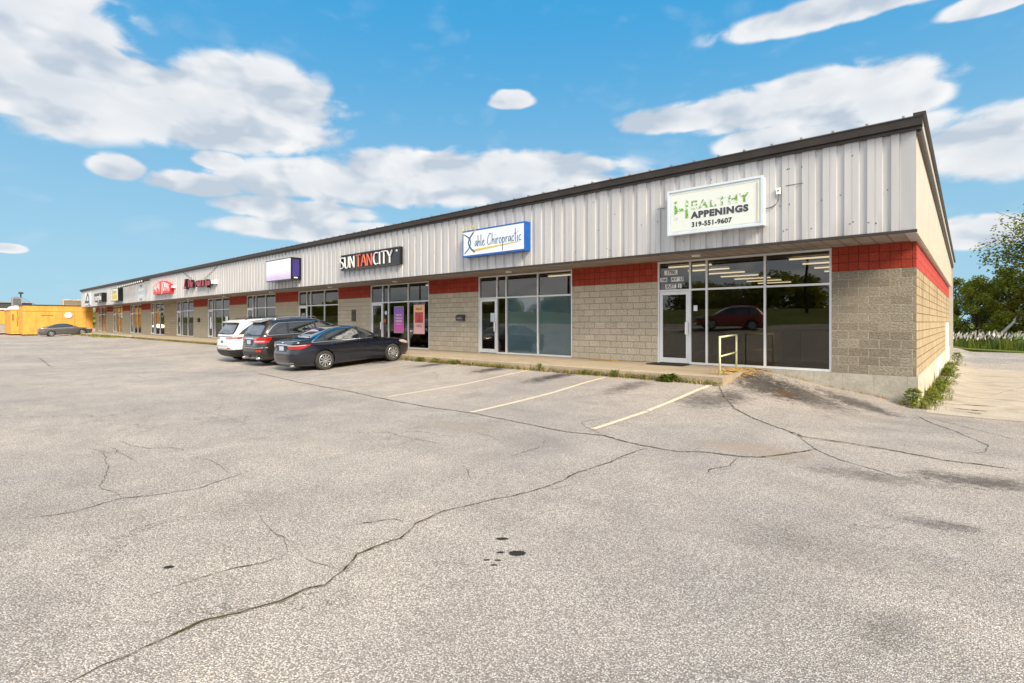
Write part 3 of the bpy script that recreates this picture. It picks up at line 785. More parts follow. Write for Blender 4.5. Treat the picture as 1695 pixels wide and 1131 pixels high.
# storefront glazing, one per bay
def storefront(x1, x0, film=False):
    W_ = x1 - x0; f = .052; d0, d1 = YW + .02, YW + .14; zt = ZS - .012; zr = 2.13
    k = W_ / 4.55
    xa, xb_, xc_ = x0 + 1.0 * k, x0 + 1.48 * k, x0 + 3.02 * k       # door | sidelight | pane | pane
    fr_ = MB()
    fr_.box(x0, x0 + f, d0, d1, 0.003, zt, 'aluminium'); fr_.box(x1 - f, x1, d0, d1, 0.003, zt, 'aluminium')
    for xm in (xa, xb_, xc_): fr_.box(xm - f / 2, xm + f / 2, d0 + .003, d1, 0.003, zt, 'aluminium')
    cols = [(x0 + f, xa - f / 2), (xa + f / 2, xb_ - f / 2), (xb_ + f / 2, xc_ - f / 2), (xc_ + f / 2, x1 - f)]
    for j, (a, b2) in enumerate(cols):
        fr_.box(a, b2, d0, d1, zt - f, zt, 'aluminium')
        fr_.box(a, b2, d0, d1, zr, zr + f, 'aluminium')
        if j: fr_.box(a, b2, d0 - .002, d1, .003, .003 + f * 1.1, 'aluminium')
    w_ = part(fr_, 'shop_window')
    for j, (a, b2) in enumerate(cols):
        for z0, z1 in ((zr + f, zt - f), (.003 + f * 1.1, zr)):
            if j == 0 and z0 < 1: continue
            g = MB(); g.box(a, b2, YW + .075, YW + .081, z0, z1, 'clear_glass' if film and j > 1 and z0 < 1 else 'shop_glass')
            if film and j > 1 and z0 < 1: g.box(a + .004, b2 - .004, YW + .086, YW + .09, z0, z1, 'film_teal')
            sub(g, 'pane', w_)
    a, b2 = x0 + f + .006, xa - f / 2 - .006; s_ = .095
    dm = MB(); d0_, d1_ = YW + .045, YW + .095
    dm.box(a, a + s_, d0_, d1_, .02, zr - .008, 'white_paint' if film is None else 'aluminium'); dm.box(b2 - s_, b2, d0_, d1_, .02, zr - .008, 'aluminium')
    dm.box(a + s_, b2 - s_, d0_, d1_, zr - .008 - s_, zr - .008, 'aluminium'); dm.box(a + s_, b2 - s_, d0_, d1_, .02, .02 + s_ * 1.5, 'aluminium')
    do = part(dm, 'door')
    g = MB(); g.box(a + s_, b2 - s_, YW + .068, YW + .074, .02 + s_ * 1.5, zr - .008 - s_, 'shop_glass'); sub(g, 'door_glass', do)
    h = MB(); h.box(b2 - .10, b2 - .015, d0_ - .06, d0_ - .045, .86, 1.22, 'white_paint'); h.box(b2 - .07, b2 - .045, d0_ - .045, d0_, .89, .93, 'aluminium'); h.box(b2 - .07, b2 - .045, d0_ - .045, d0_, 1.15, 1.19, 'aluminium')
    h.lathe([(.001, -.02), (.02, -.02), (.02, 0)], b2 - .055, d0_, .76, 'y', 'aluminium', 12)
    sub(h, 'handle', do)
    pb = MB(); pb.box(a + s_, b2 - s_, YW + .10, YW + .115, .98, 1.01, 'aluminium'); sub(pb, 'push_bar', do)
    return w_
for i, (x1, x0) in enumerate(BAYS[:6]):             # counters left standing in the shops
    for k in range(2): sh = MB(); sh.box(x0 + 1.7 + k * 1.4, x0 + 2.7 + k * 1.4, 17.2 + k, 17.7 + k, 0, .9, 'beige_box'); part(sh, 'shop_counter')
for i, (x1, x0) in enumerate(BAYS): storefront(x1, x0, film=(i == 1))

# ------------------------------------------------------------------ signs on the fascia
YS = YF - .040                     # front of the ribs
def box_sign(name, x0, x1, z0, z1, depth, edge, face, label, rim=.03, cat='sign', rim_mat=None, inset=0.):
    e = empty(name, ((x0 + x1) / 2, YS, z0)); tag(e, label, cat)
    inv = Matrix.Translation(-e.location)
    def add_(mb, nm):
        o = mb.build(nm); o.data.transform(inv); o.parent = e; return o
    c = MB(); yf = YS - depth
    c.box(x0, x1, yf, YS, z0, z1, edge)
    ob = add_(c, 'cabinet')
    fc = MB(); fc.box(x0 + rim, x1 - rim, yf - .006, yf + .004, z0 + rim, z1 - rim, face); fo = add_(fc, 'face')
    return e, ob, fo, yf - .006, inv
def letters(e, inv, nm, body, x, y, z, size, mat, par=None, **kw):
    o = text(nm, body, size, inv @ FACE(x, y, z), mat, None, **kw); o.parent = par or e; return o

# peeling green / grey lettering on the nearest sign
m, t, b = principled('peeling_green', (.13, .42, .02), .4)
p = pos(t)
pn = t.noise(p, 11, 2, .5); pn2 = t.noise(p, 30, 4, .7)
k_ = t.ss(t.m('ADD', pn, t.m('MULTIPLY', t.m('SUBTRACT', pn2, .5), .6)), .455, .485)
c = t.mix(k_, (.70, .735, .68), (.115, .38, .02))
t.l.new(c, b.inputs['Base Color']); MATS['peeling_green'] = m
m, t, b = principled('peeling_green_worn', (.13, .42, .02), .4)
p = pos(t)
pn = t.noise(p, 13, 2, .5); pn2 = t.noise(p, 38, 4, .7)
k_ = t.ss(t.m('ADD', pn, t.m('MULTIPLY', t.m('SUBTRACT', pn2, .5), .9)), .49, .52)
c = t.mix(k_, (.70, .735, .68), (.13, .30, .04))
t.l.new(c, b.inputs['Base Color']); MATS['peeling_green_worn'] = m

D1 = .24
hx0, hx1, hz0, hz1 = -5.93, -3.63, 3.47, 4.59
e, cab, fo, yf, inv = box_sign('wall_sign', hx0, hx1, hz0, hz1, D1, 'sign_edge', 'sign_face', 'white light box sign with peeling green and grey lettering and a phone number', rim=.075)
fm = MB()
for a, b2, c1, c2 in ((hx0 - .015, hx1 + .015, hz0 - .015, hz0 + .035), (hx0 - .015, hx1 + .015, hz1 - .035, hz1 + .015), (hx0 - .015, hx0 + .035, hz0 + .035, hz1 - .035), (hx1 - .035, hx1 + .015, hz0 + .035, hz1 - .035)):
    fm.box(a, b2, yf - .022, yf + .03, c1, c2, 'sign_edge')
fm.box(hx0 + .09, hx1 - .09, yf - .004, yf - .001, hz1 - .10, hz1 - .092, 'sign_cream'); fm.box(hx1 - .105, hx1 - .09, yf - .02, yf - .001, hz0 + .08, hz1 - .1, 'sign_cream')
o = fm.build('frame'); o.data.transform(inv); o.parent = e
W1 = hx1 - hx0
def hx(f_): return hx0 + W1 * f_
letters(e, inv, 'lettering', 'H', hx(.155), yf - .002, 4.06, .66, 'peeling_green', bold=.006, sx=.92)
letters(e, inv, 'lettering', 'EALTHY', hx(.265), yf - .002, 4.15, .285, 'peeling_green_worn', bold=.008, align='LEFT', sx=1.13, space=1.28)
letters(e, inv, 'lettering', 'APPENINGS', hx(.27), yf - .002, 3.90, .215, 'text_grey', bold=.012, align='LEFT', sx=1.10, space=1.14)
letters(e, inv, 'lettering', '319-551-9607', hx(.27), yf - .002, 3.665, .165, 'text_black', bold=.005, align='LEFT', space=1.06)
jb = MB()
jb.box(-3.40, -3.31, YS - .05, YS, 4.16, 4.31, 'white_paint'); jb.lathe([(.001, -.004), (.016, -.004), (.016, 0)], -3.355, YS - .05, 4.24, 'y', 'text_black', 10)
jb.tube([(-3.355, YS - .03, 4.16), (-3.36, YS - .03, 4.02), (-3.42, YS - .03, 3.92), (-3.52, YS - .03, 3.88), (-3.62, YS - .04, 3.87)], .011, 'dark_grey', 6)
tag(jb.build('junction_box'), 'small white electrical junction box with a curved cable beside the phone number sign', 'junction box')

# blue framed sign, hand lettered
D2 = .26
kx0, kx1, kz0, kz1 = -13.72, -10.78, 3.53, 4.47
e, cab, fo, yf, inv = box_sign('wall_sign', kx0, kx1, kz0, kz1, D2, 'sign_blue', 'sign_face_white', 'blue edged white sign with hand lettered dark blue script and a yellow underline', rim=.055)
def strokes(mb, segs, x, z, sx_, sz_, wd, mat, y, dy=.006):
    """pen strokes: each segment a list of points in letter units"""
    for sg in segs:
        q = [(x + a * sx_, z + b2 * sz_) for a, b2 in sg]
        if len(q) > 2:                                        # round the corners
            r_ = [q[0]]
            for i in range(len(q) - 1):
                (ax, az_), (bx, bz) = q[i], q[i + 1]
                r_ += [(ax * .75 + bx * .25, az_ * .75 + bz * .25), (ax * .25 + bx * .75, az_ * .25 + bz * .75)]
            q = r_ + [q[-1]]
        vs = []; n = len(q)
        for i, (a, b2) in enumerate(q):
            p0 = q[max(i - 1, 0)]; p1 = q[min(i + 1, n - 1)]
            tx, tz = p1[0] - p0[0], p1[1] - p0[1]; L = math.hypot(tx, tz) or 1
            nx, nz_ = -tz / L * wd / 2, tx / L * wd / 2
            vs += [(a + nx, y, b2 + nz_), (a - nx, y, b2 - nz_), (a + nx, y - dy, b2 + nz_), (a - nx, y - dy, b2 - nz_)]
        fs = []
        for i in range(n - 1):
            k = 4 * i; fs += [(k + 2, k + 6, k + 7, k + 3), (k, k + 4, k + 6, k + 2), (k + 1, k + 3, k + 7, k + 5)]
        fs += [(0, 2, 3, 1), (4 * n - 4, 4 * n - 3, 4 * n - 1, 4 * n - 2)]
        mb.add(vs, fs, mat)
G = {  # (advance, strokes) hand written lower case, x height 1
    'a': (.95, [[(.75, .95), (.35, .9), (.1, .4), (.3, 0), (.7, .55), (.78, .95), (.75, .3), (.95, .0)]]),
    'h': (.9, [[(.15, 1.95), (.12, 0)], [(.14, .45), (.45, .95), (.7, .8), (.7, .0)]]),
    'l': (.45, [[(.15, 1.95), (.15, .1), (.35, 0)]]),
    'e': (.9, [[(.12, .5), (.7, .65), (.55, 1.), (.2, .8), (.1, .3), (.4, -.05), (.85, .25)]]),
    'C': (1.45, [[(1.25, 1.75), (1.0, 2.0), (.5, 1.5), (.15, .7), (.4, .0), (.9, .1), (1.25, .4)]]),
    'i': (.45, [[(.18, .95), (.15, .1), (.3, .0)], [(.25, 1.5), (.30, 1.62)]]),
    'r': (.7, [[(.15, .95), (.18, 0)], [(.17, .5), (.4, .95), (.68, .9)]]),
    'o': (.95, [[(.45, .98), (.1, .6), (.25, .0), (.7, .05), (.8, .65), (.45, .98)]]),
    'p': (.95, [[(.18, 1.0), (.16, -1.25)], [(.18, .5), (.45, 1.0), (.8, .7), (.6, .05), (.2, .15)]]),
    'c': (.8, [[(.7, .85), (.4, .98), (.1, .5), (.3, 0), (.75, .2)]]),
    't': (.7, [[(.32, 2.1), (.30, .1), (.5, .0)], [(.02, 1.25), (.62, 1.3)]]), ' ': (.55, [])}
lm = MB(); x = kx0 + .62; xh = .20
for ch in 'ahle Chiropractic':
    adv, sg = G[ch]; strokes(lm, sg, x, 3.87, xh * .80, xh, .024, 'sign_ink_blue', yf); x += adv * xh * .80
strokes(lm, [[(0, 1), (.28, .55), (.36, .1), (.28, -.45), (.02, -1)]], kx0 + .10, 4.00, .95, .34, .040, 'sign_ink_blue', yf)
strokes(lm, [[(.75, 1.1), (.42, .5), (.33, .05), (.5, -.5), (.85, -.95)]], kx0 + .10, 4.00, .62, .34, .055, 'sign_ink_blue', yf - .001)
strokes(lm, [[(.0, -.12), (0, .12)]], kx0 + .36, 4.16, 1, .75, .07, 'sign_yellow', yf)
o = lm.build('lettering'); o.data.transform(inv); o.parent = e
un = MB(); L0, L1 = kx0 + .58, kx1 - .25
un.prism([(L0, 3.70), (L1, 3.835), (L1 - .06, 3.855), (L0, 3.775)], 'y', yf - .006, yf, 'sign_yellow')
o = un.build('underline'); o.data.transform(inv); o.parent = e
ry_ = MB()
for a, l0, l1 in ((-50, .33, .50), (-25, .36, .52), (-2, .36, .54), (20, .36, .54), (42, .33, .56)):
    cx0, cz0 = kx0 + .36, 4.12; dx_, dz_ = math.sin(R(a)), math.cos(R(a))
    strokes(ry_, [[(dx_ * l0, dz_ * l0), (dx_ * l1, dz_ * l1)]], cx0, cz0, 1, 1, .035, 'sign_yellow', yf + .001, .012)
o = ry_.build('sun_rays'); o.data.transform(inv); o.parent = e

# black panel with open channel letters
D3 = .10
tx0, tx1, tz0, tz1 = -22.15, -17.60, 3.60, 4.33
e, cab, fo, yf, inv = box_sign('wall_sign', tx0, tx1, tz0, tz1, D3, 'sign_black', 'sign_black', 'long black panel sign with thin white and orange capital letters', rim=.05)
fm = MB()
for a, b2, c1, c2 in ((tx0, tx1, tz0, tz0 + .055), (tx0, tx1, tz1 - .055, tz1), (tx0, tx0 + .045, tz0 + .055, tz1 - .055), (tx1 - .045, tx1, tz0 + .055, tz1 - .055)):
    fm.box(a, b2, yf - .06, yf + .002, c1, c2, 'sign_black')
o = fm.build('frame'); o.data.transform(inv); o.parent = e
CAPS = {'S': (.52, [[(.5, .9), (.3, 1.0), (.06, .85), (.1, .62), (.42, .42), (.48, .18), (.3, 0), (.02, .06)]]),
        'U': (.66, [[(.05, 1), (.05, .35), (.12, .05), (.33, .0), (.52, .05), (.6, .35), (.6, 1)]]),
        'N': (.70, [[(.05, 0), (.05, 1)], [(.05, 1), (.62, 0)], [(.62, 0), (.62, 1)]]),
        'T': (.62, [[(0, 1), (.60, 1)], [(.30, 1), (.30, 0)]]),
        'A': (.68, [[(.0, 0), (.33, 1)], [(.33, 1), (.66, 0)], [(.12, .36), (.54, .36)]]),
        'C': (.66, [[(.62, .95), (.4, 1.0), (.15, .88), (.03, .5), (.15, .12), (.4, .0), (.62, .07)]]),
        'I': (.22, [[(.08, 0), (.08, 1)]]), 'Y': (.62, [[(0, 1), (.3, .5)], [(.6, 1), (.3, .5)], [(.3, .5), (.3, 0)]])}
H_ = .52
for word, x, mt in (('SUN', tx0 - .06, 'text_white'), ('TAN', tx0 + 1.28, 'sign_orange'), ('CITY', tx0 + 2.63, 'text_white')):
    lm = MB()
    for ch in word:
        adv, sg = CAPS[ch]; strokes(lm, sg, x, 3.705, H_ * 1.12, H_, .040, mt, yf - .02, .05); x += (adv + .09) * H_ * 1.12
    o = lm.build('lettering'); o.data.transform(inv); o.parent = e
lm = MB(); lm.lathe([(.001, -.03), (.055, -.03), (.055, 0)], tx1 - .26, yf, 4.18, 'y', 'text_white', 16); o = lm.build('registered_mark'); o.data.transform(inv); o.parent = e

# faded lilac light box
m, t, b = principled('faded_lilac', (.7, .7, .8), .4)
p = pos(t); s = t.sep(p)
c = t.mix(t.ss(t.m('ADD', s[2], t.m('MULTIPLY', t.noise(p, 1.5, 3, .5), .3)), 4.15, 3.6), (.80, .82, .88), (.62, .48, .74))
jn = t.m('ABSOLUTE', t.m('SUBTRACT', t.m('MODULO', t.m('ADD', s[2], .12), .42), .21))
c = t.mix(t.m('MULTIPLY', t.ss(jn, .012, .003), .25), c, (.4, .4, .45))
t.l.new(c, b.inputs['Base Color']); MATS['faded_lilac'] = m
e, cab, fo, yf, inv = box_sign('wall_sign', -29.35, -26.35, 3.42, 4.58, .55, 'sign_black', 'faded_lilac', 'blank faded lilac light box sign with deep black and purple side', rim=.05)
sp = MB(); sp.box(-26.35, -26.345, YS - .47, YS - .12, 3.60, 4.48, 'sign_purple'); sp.box(-26.35, -26.34, YS - .40, YS - .20, 3.50, 3.56, 'text_white')
o = sp.build('side_panel'); o.data.transform(inv); o.parent = e

# red channel lettering, script first
def channel(name, label, items, x_c, z_c, depth=.22):
    e = empty(name, (x_c, YS, z_c)); tag(e, label, 'sign'); inv = Matrix.Translation(-e.location)
    for body, x, z, size, bold, sx_, shear in items:
        y = YS - depth
        o = text('letter_can', body, size, inv @ FACE(x, YS - depth / 2, z), 'sign_black', None, extrude=depth / 2, bold=bold + .02, sx=sx_, shear=shear); o.parent = e
        o = text('lettering', body, size, inv @ FACE(x, y - .004, z), items_mat, None, extrude=.006, bold=bold, sx=sx_, shear=shear); o.parent = e
    return e, inv
items_mat = 'sign_darkred'
e, inv = channel('wall_sign', 'dark red and black channel lettering of a nail spa with white end box', [('L', -44.2, 4.02, .95, .03, 1.1, .35), ('Vie', -43.0, 4.0, .72, .02, 1.15, .3), ('Nail & Spa', -40.4, 3.93, .56, .02, 1.20, .1)], -42, 3.7)
wbx = MB(); wbx.box(-38.75, -38.15, YS - .22, YS, 3.80, 4.06, 'white_paint'); o = wbx.build('transformer_box'); o.data.transform(inv); o.parent = e
items_mat = 'text_white'
e = empty('wall_sign', (-49.8, YS, 3.6)); tag(e, 'bright red arched panel sign with tall white capital letters', 'sign'); inv = Matrix.Translation(-e.location)
pb = MB(); xa, xb_ = -52.2, -47.6
arc = [(xa + (xb_ - xa) * i / 16, 4.18 + .42 * math.sin(math.pi * i / 16)) for i in range(17)]
pb.prism([(xa, 3.55), (xb_, 3.55)] + arc[::-1], 'y', YS - .25, YS, 'sign_red'); o = pb.build('panel'); o.data.transform(inv); o.parent = e
n_ = 9
for i, ch in enumerate('PAPA JOHNS'):
    if ch == ' ': continue
    x = xa + .35 + (xb_ - xa - .7) * i / 9; hgt = .50 + .40 * math.sin(math.pi * (x - xa) / (xb_ - xa))
    o = text('lettering', ch, 1.0, inv @ FACE(x, YS - .256, 3.64 + hgt / 2) @ Matrix.Diagonal((.62, hgt * 1.30, 1, 1)), 'text_white', None, extrude=.01, bold=-.012); o.parent = e
wbx = MB(); wbx.box(-47.5, -47.1, YS - .2, YS, 3.92, 4.10, 'white_paint'); o = wbx.build('transformer_box'); o.data.transform(inv); o.parent = e
cb = MB(); cb.tube([(-45.4, YS - .01, 5.05), (-44.0, YS - .03, 4.65), (-43.2, YS - .05, 4.42)], .014, 'dark_grey', 5); cb.tube([(-38.0, YS - .01, 5.05), (-39.4, YS - .03, 4.6), (-40.6, YS - .05, 4.25)], .014, 'dark_grey', 5)
tag(cb.build('sign_cable'), 'pair of thin grey cables running down the siding to the dark red sign', 'cable')
# banner and dark roof lettering of the shop beyond
simple('banner_pale', (.60, .62, .64), .6)
bn_ = MB(); bn_.box(-58.4, -55.7, YS - .012, YS, 3.12, 4.62, 'banner_pale')
o = bn_.build('banner'); tag(o, 'pale grey hanging banner with white lettering next to the red arched sign', 'banner')
for body, z, sz_, mt in (('OPEN', 4.5, .26, 'text_black'), ('NOW', 4.1, .5, 'text_white'), ('sign up', 3.6, .42, 'text_white'), ('today', 3.3, .30, 'text_black')):
    q = text('lettering', body, sz_, FACE(-57.05, YS - .014, z), mt, None, sx=1.35); q.parent = o
rg = MB()
for i in range(14):
    x = -62.9 + i * .66; rg.tube([(x, YF - .02, 4.78 + .012 * i), (x + .1, YF - .55, 4.62 + .012 * i)], .05, 'sign_black', 6); rg.box(x - .22, x + .22, YF - .62, YF - .50, 4.50 + .012 * i, 4.68 + .012 * i, 'sign_black')
    rg.box(x - .12, x + .16, YF - .64, YF - .62, 4.58 + .012 * i, 4.70 + .012 * i, 'white_paint')
rg.tube([(-63.2, YF - .35, 4.72), (-53.8, YF - .35, 4.88)], .035, 'sign_black', 6)
tag(rg.build('sign_light_rail'), 'row of small black flood lamps on a rail just below the eave', 'lamp rail')
e, cab, fo, yf, inv = box_sign('wall_sign', -66.6, -63.6, 3.32, 4.62, .42, 'sign_black', 'sign_cream', 'cream light box sign with a yellow block and grey lettering', rim=.06)
yb = MB(); yb.box(-65.9, -64.0, yf - .012, yf, 3.55, 4.0, 'sign_yellow'); o = yb.build('yellow_block'); o.data.transform(inv); o.parent = e
letters(e, inv, 'lettering', 'Liberty', -65.1, yf, 4.25, .52, 'text_grey', sx=1.2)
e, cab, fo, yf, inv = box_sign('wall_sign', -74.7, -70.8, 3.42, 4.42, .42, 'sign_black', 'dark_grey', 'dark grey light box sign with rounded white lower case lettering', rim=.06)
letters(e, inv, 'lettering', 'purple', -72.75, yf, 3.92, .9, 'text_white', sx=1.45, bold=.02)
e = empty('wall_sign', (-80.6, YS, 3.4)); tag(e, 'flat white square sign with a dark arch emblem at the far end', 'sign'); inv = Matrix.Translation(-e.location)
pb = MB(); pb.box(-82.3, -78.9, YS - .05, YS, 3.25, 4.75, 'sign_face_white'); o = pb.build('panel'); o.data.transform(inv); o.parent = e
ar = MB(); pts = [(-81.6, 3.75), (-81.3, 4.1), (-80.9, 4.45), (-80.5, 4.6), (-80.1, 4.4), (-79.8, 4.0), (-79.7, 3.6)]
strokes(ar, [pts], 0, 0, 1, 1, .28, 'text_grey', YS - .05, .02); ar.box(-82.1, -79.6, YS - .075, YS - .052, 3.5, 3.8, 'text_grey'); ar.box(-80.0, -79.4, YS - .075, YS - .052, 3.3, 3.42, 'text_black')
o = ar.build('emblem'); o.data.transform(inv); o.parent = e

# ------------------------------------------------------------------ things on the walls and windows
def poster(x0, x1, z0, z1, label, mats, lines_, pic=None):
    e = empty('window_poster', ((x0 + x1) / 2, YW + .04, z0)); tag(e, label, 'poster'); inv = Matrix.Translation(-e.location); y = YW + .060
    b_ = MB(); b_.box(x0, x1, y, y + .006, z0, z1, mats[0]); b_.box(x0 + .04, x1 - .04, y - .002, y + .001, z0 + .04, z1 - .04, mats[1])
    o = b_.build('sheet'); o.data.transform(inv); o.parent = e
    if pic:
        q = MB(); q.box(x0 + .10, x1 - .10, y - .004, y - .001, pic[0], pic[1], 'poster_red')
        c0 = (x0 + x1) / 2; q.prism([(c0 - .16, pic[0] + .01), (c0 + .18, pic[0] + .01), (c0 + .13, pic[0] + .13), (c0 + .05, pic[0] + .17), (c0 + .08, pic[0] + .28), (c0 + .02, pic[0] + .36), (c0 - .06, pic[0] + .34), (c0 - .08, pic[0] + .24), (c0 - .05, pic[0] + .17), (c0 - .13, pic[0] + .12)], 'y', y - .007, y - .004, 'sign_darkred')
        o = q.build('picture'); o.data.transform(inv); o.parent = e
    for body, z, sz_, mt in lines_:
        o = text('lettering', body, sz_, inv @ FACE((x0 + x1) / 2, y - .005, z), mt, None, extrude=.001, bold=.002); o.parent = e
m, t, b = principled('poster_purple', (.3, .1, .5), .5); s = t.sep(pos(t))
t.l.new(t.mix(t.ss(s[2], 1.9, .75), (.24, .12, .52), (.74, .10, .42)), b.inputs['Base Color']); MATS['poster_purple'] = m
m, t, b = principled('poster_peach', (.8, .5, .4), .5); s = t.sep(pos(t))
t.l.new(t.mix(t.ss(s[2], 1.9, .8), (.86, .56, .24), (.82, .46, .46)), b.inputs['Base Color']); MATS['poster_peach'] = m
poster(-20.52, -19.76, .70, 1.96, 'purple to pink poster with white capitals in the tanning shop window', ('grey_box', 'poster_purple'), [("TAN 'TIL", 1.54, .115, 'text_white'), ('THE END OF', 1.40, .095, 'text_white'), ('FOREVER', 1.26, .115, 'text_white'), ('SEE STORE FOR DETAILS', 1.12, .035, 'text_white')])
poster(-19.02, -18.24, .68, 2.00, 'peach poster with a red picture and red heading in the tanning shop window', ('poster_pink', 'poster_peach'), [('REJUV\u00c9', 1.80, .14, 'sign_darkred'), ('YOU WANT IT', 1.08, .055, 'sign_darkred'), ('WE HAVE IT HERE', 1.01, .05, 'sign_darkred')], pic=(1.18, 1.66))
def cling(x, z, w_, h_, mat, nm, lab, cat='sticker', round_=False, body=None):
    q = MB()
    if round_: q.lathe([(.001, -.002), (w_ / 2, -.002), (w_ / 2, 0)], x, YW + .064, z, 'y', mat, 20)
    else: q.box(x - w_ / 2, x + w_ / 2, YW + .060, YW + .063, z - h_ / 2, z + h_ / 2, mat)
    o = q.build(nm); tag(o, lab, cat)
    if body:
        for i, (bd, sz_, dz_, mt) in enumerate(body):
            r_ = text('lettering', bd, sz_, FACE(x, YW + .058, z + dz_), mt, None, extrude=.001); r_.parent = o
    return o
cling(-21.18, 1.66, .20, .3, 'text_white', 'window_sticker', 'white oval sticker on the sidelight of the tanning shop', round_=True)
cling(-21.28, 1.28, .20, .16, 'poster_red', 'window_sticker', 'small red sticker on the sidelight of the tanning shop')
cling(-6.0 + .02, 1.62, .11, .16, 'sign_edge', 'window_sticker', 'small pale sticker on the sidelight right of the nearest door')
cling(-14.06 + .0, 1.40, .22, .34, 'plate', 'window_notice', 'pale paper notice on the sidelight beside the teal blinds', 'notice')
o = MB(); 
for x0_, x1_, z0_, z1_ in ((-6.93, -6.52, 2.62, 2.76),):
    o.box(x0_, x1_, YW + .062, YW + .065, z0_, z1_, 'text_white')
o.box(-7.06, -6.84, YW + .062, YW + .065, 2.42, 2.55, 'text_white'); o.box(-6.72, -6.34, YW + .062, YW + .065, 2.42, 2.55, 'text_white'); o.box(-6.90, -6.56, YW + .062, YW + .065, 2.22, 2.35, 'text_white'); o.box(-6.50, -6.40, YW + .062, YW + .065, 2.22, 2.35, 'text_white')
ad = o.build('address_sticker'); tag(ad, 'white address squares with black characters on the glass above the nearest door', 'address sticker')
for body, x, z in (('1700', -6.725, 2.69), ('1st', -6.95, 2.485), ('AV  U', -6.53, 2.485), ('SUIT', -6.73, 2.285), ('J', -6.45, 2.285)):
    q = text('lettering', body, .14, FACE(x, YW + .060, z), 'text_black', None, extrude=.001, bold=.003); q.parent = ad
cling(-29.45, 1.55, .55, .42, 'text_black', 'window_sticker', 'black and white lettering sticker on the door behind the dark blue sedan', body=[('WET', .16, .1, 'text_white'), ('SEE US', .13, -.08, 'text_white')])
cling(-44.45, 1.15, .34, .9, 'text_white', 'door_notice', 'tall column of white notices on the door behind the white vehicle', 'notice')
cling(-41.2, 1.45, .5, .35, 'text_white', 'window_notice', 'white notice in the window just left of the white vehicle roof', 'notice')

def mailbox(x, z, w_, h_, lab, mat='dark_grey'):
    q = MB(); q.prism([(YW - .13, z), (YW - .002, z), (YW - .002, z + h_), (YW - .05, z + h_), (YW - .14, z + h_ * .72)], 'x', x - w_ / 2, x + w_ / 2, mat)
    o = q.build('mailbox'); tag(o, lab, 'mailbox')
    l_ = MB(); l_.prism([(YW - .15, z + h_ * .74), (YW - .05, z + h_ + .012), (YW - .05, z + h_ + .004), (YW - .15, z + h_ * .72)], 'x', x - w_ / 2 - .008, x + w_ / 2 + .008, mat); l_.build('lid', o)
    s_ = MB(); s_.box(x - w_ * .3, x + w_ * .3, YW - .143, YW - .139, z + h_ * .35, z + h_ * .5, 'grey_box'); s_.build('label_plate', o)
mailbox(-15.77, 1.27, .44, .24, 'dark wall mailbox on the block pier left of the blue edged sign shop door')
mailbox(-46.8, 1.22, .34, .30, 'dark wall mailbox on the far pier beyond the white vehicle', 'text_black')
q = MB(); q.box(-24.05, -23.72, YW - .05, YW - .002, 1.26, 1.85, 'text_black'); q.box(-24.0, -23.77, YW - .056, YW - .05, 1.60, 1.74, 'bark'); q.box(-24.0, -23.77, YW - .056, YW - .05, 1.40, 1.52, 'bark'); tag(q.build('wall_box'), 'narrow upright black brown box on the pier under the black panel sign', 'wall box')
for x in (-65.1, -66.9 + 2.4, -70.1, -71.2, -78.0):
    pass
# doormat
q = MB(); q.box(-7.15, -6.05, 13.95, 14.55, -.012, .012, 'rubber'); tag(q.build('doormat'), 'black rubber doormat in front of the nearest door', 'doormat')
# handrail
hr = empty('handrail', (-4.6, 13.2, 0)); tag(hr, 'pale yellow pipe handrail standing on the end of the sidewalk', 'handrail')
xa, ya, xb_, yb_ = -4.50, 12.50, -4.72, 14.32
def hp(pts, nm, r=.024):
    q = MB(); q.tube([(p_[0] + 4.6, p_[1] - 13.2, p_[2]) for p_ in pts], r, 'handrail_paint', 10); q.build(nm, hr)
hp([(xa, ya, -.06), (xa, ya, .84)], 'post'); hp([(xb_, yb_, -.02), (xb_, yb_, .86)], 'post')
hp([(xa, ya - .022, .86), (xb_, yb_ + .022, .88)], 'top_rail'); hp([(xa, ya, .40), (xb_, yb_, .42)], 'mid_rail', .020)

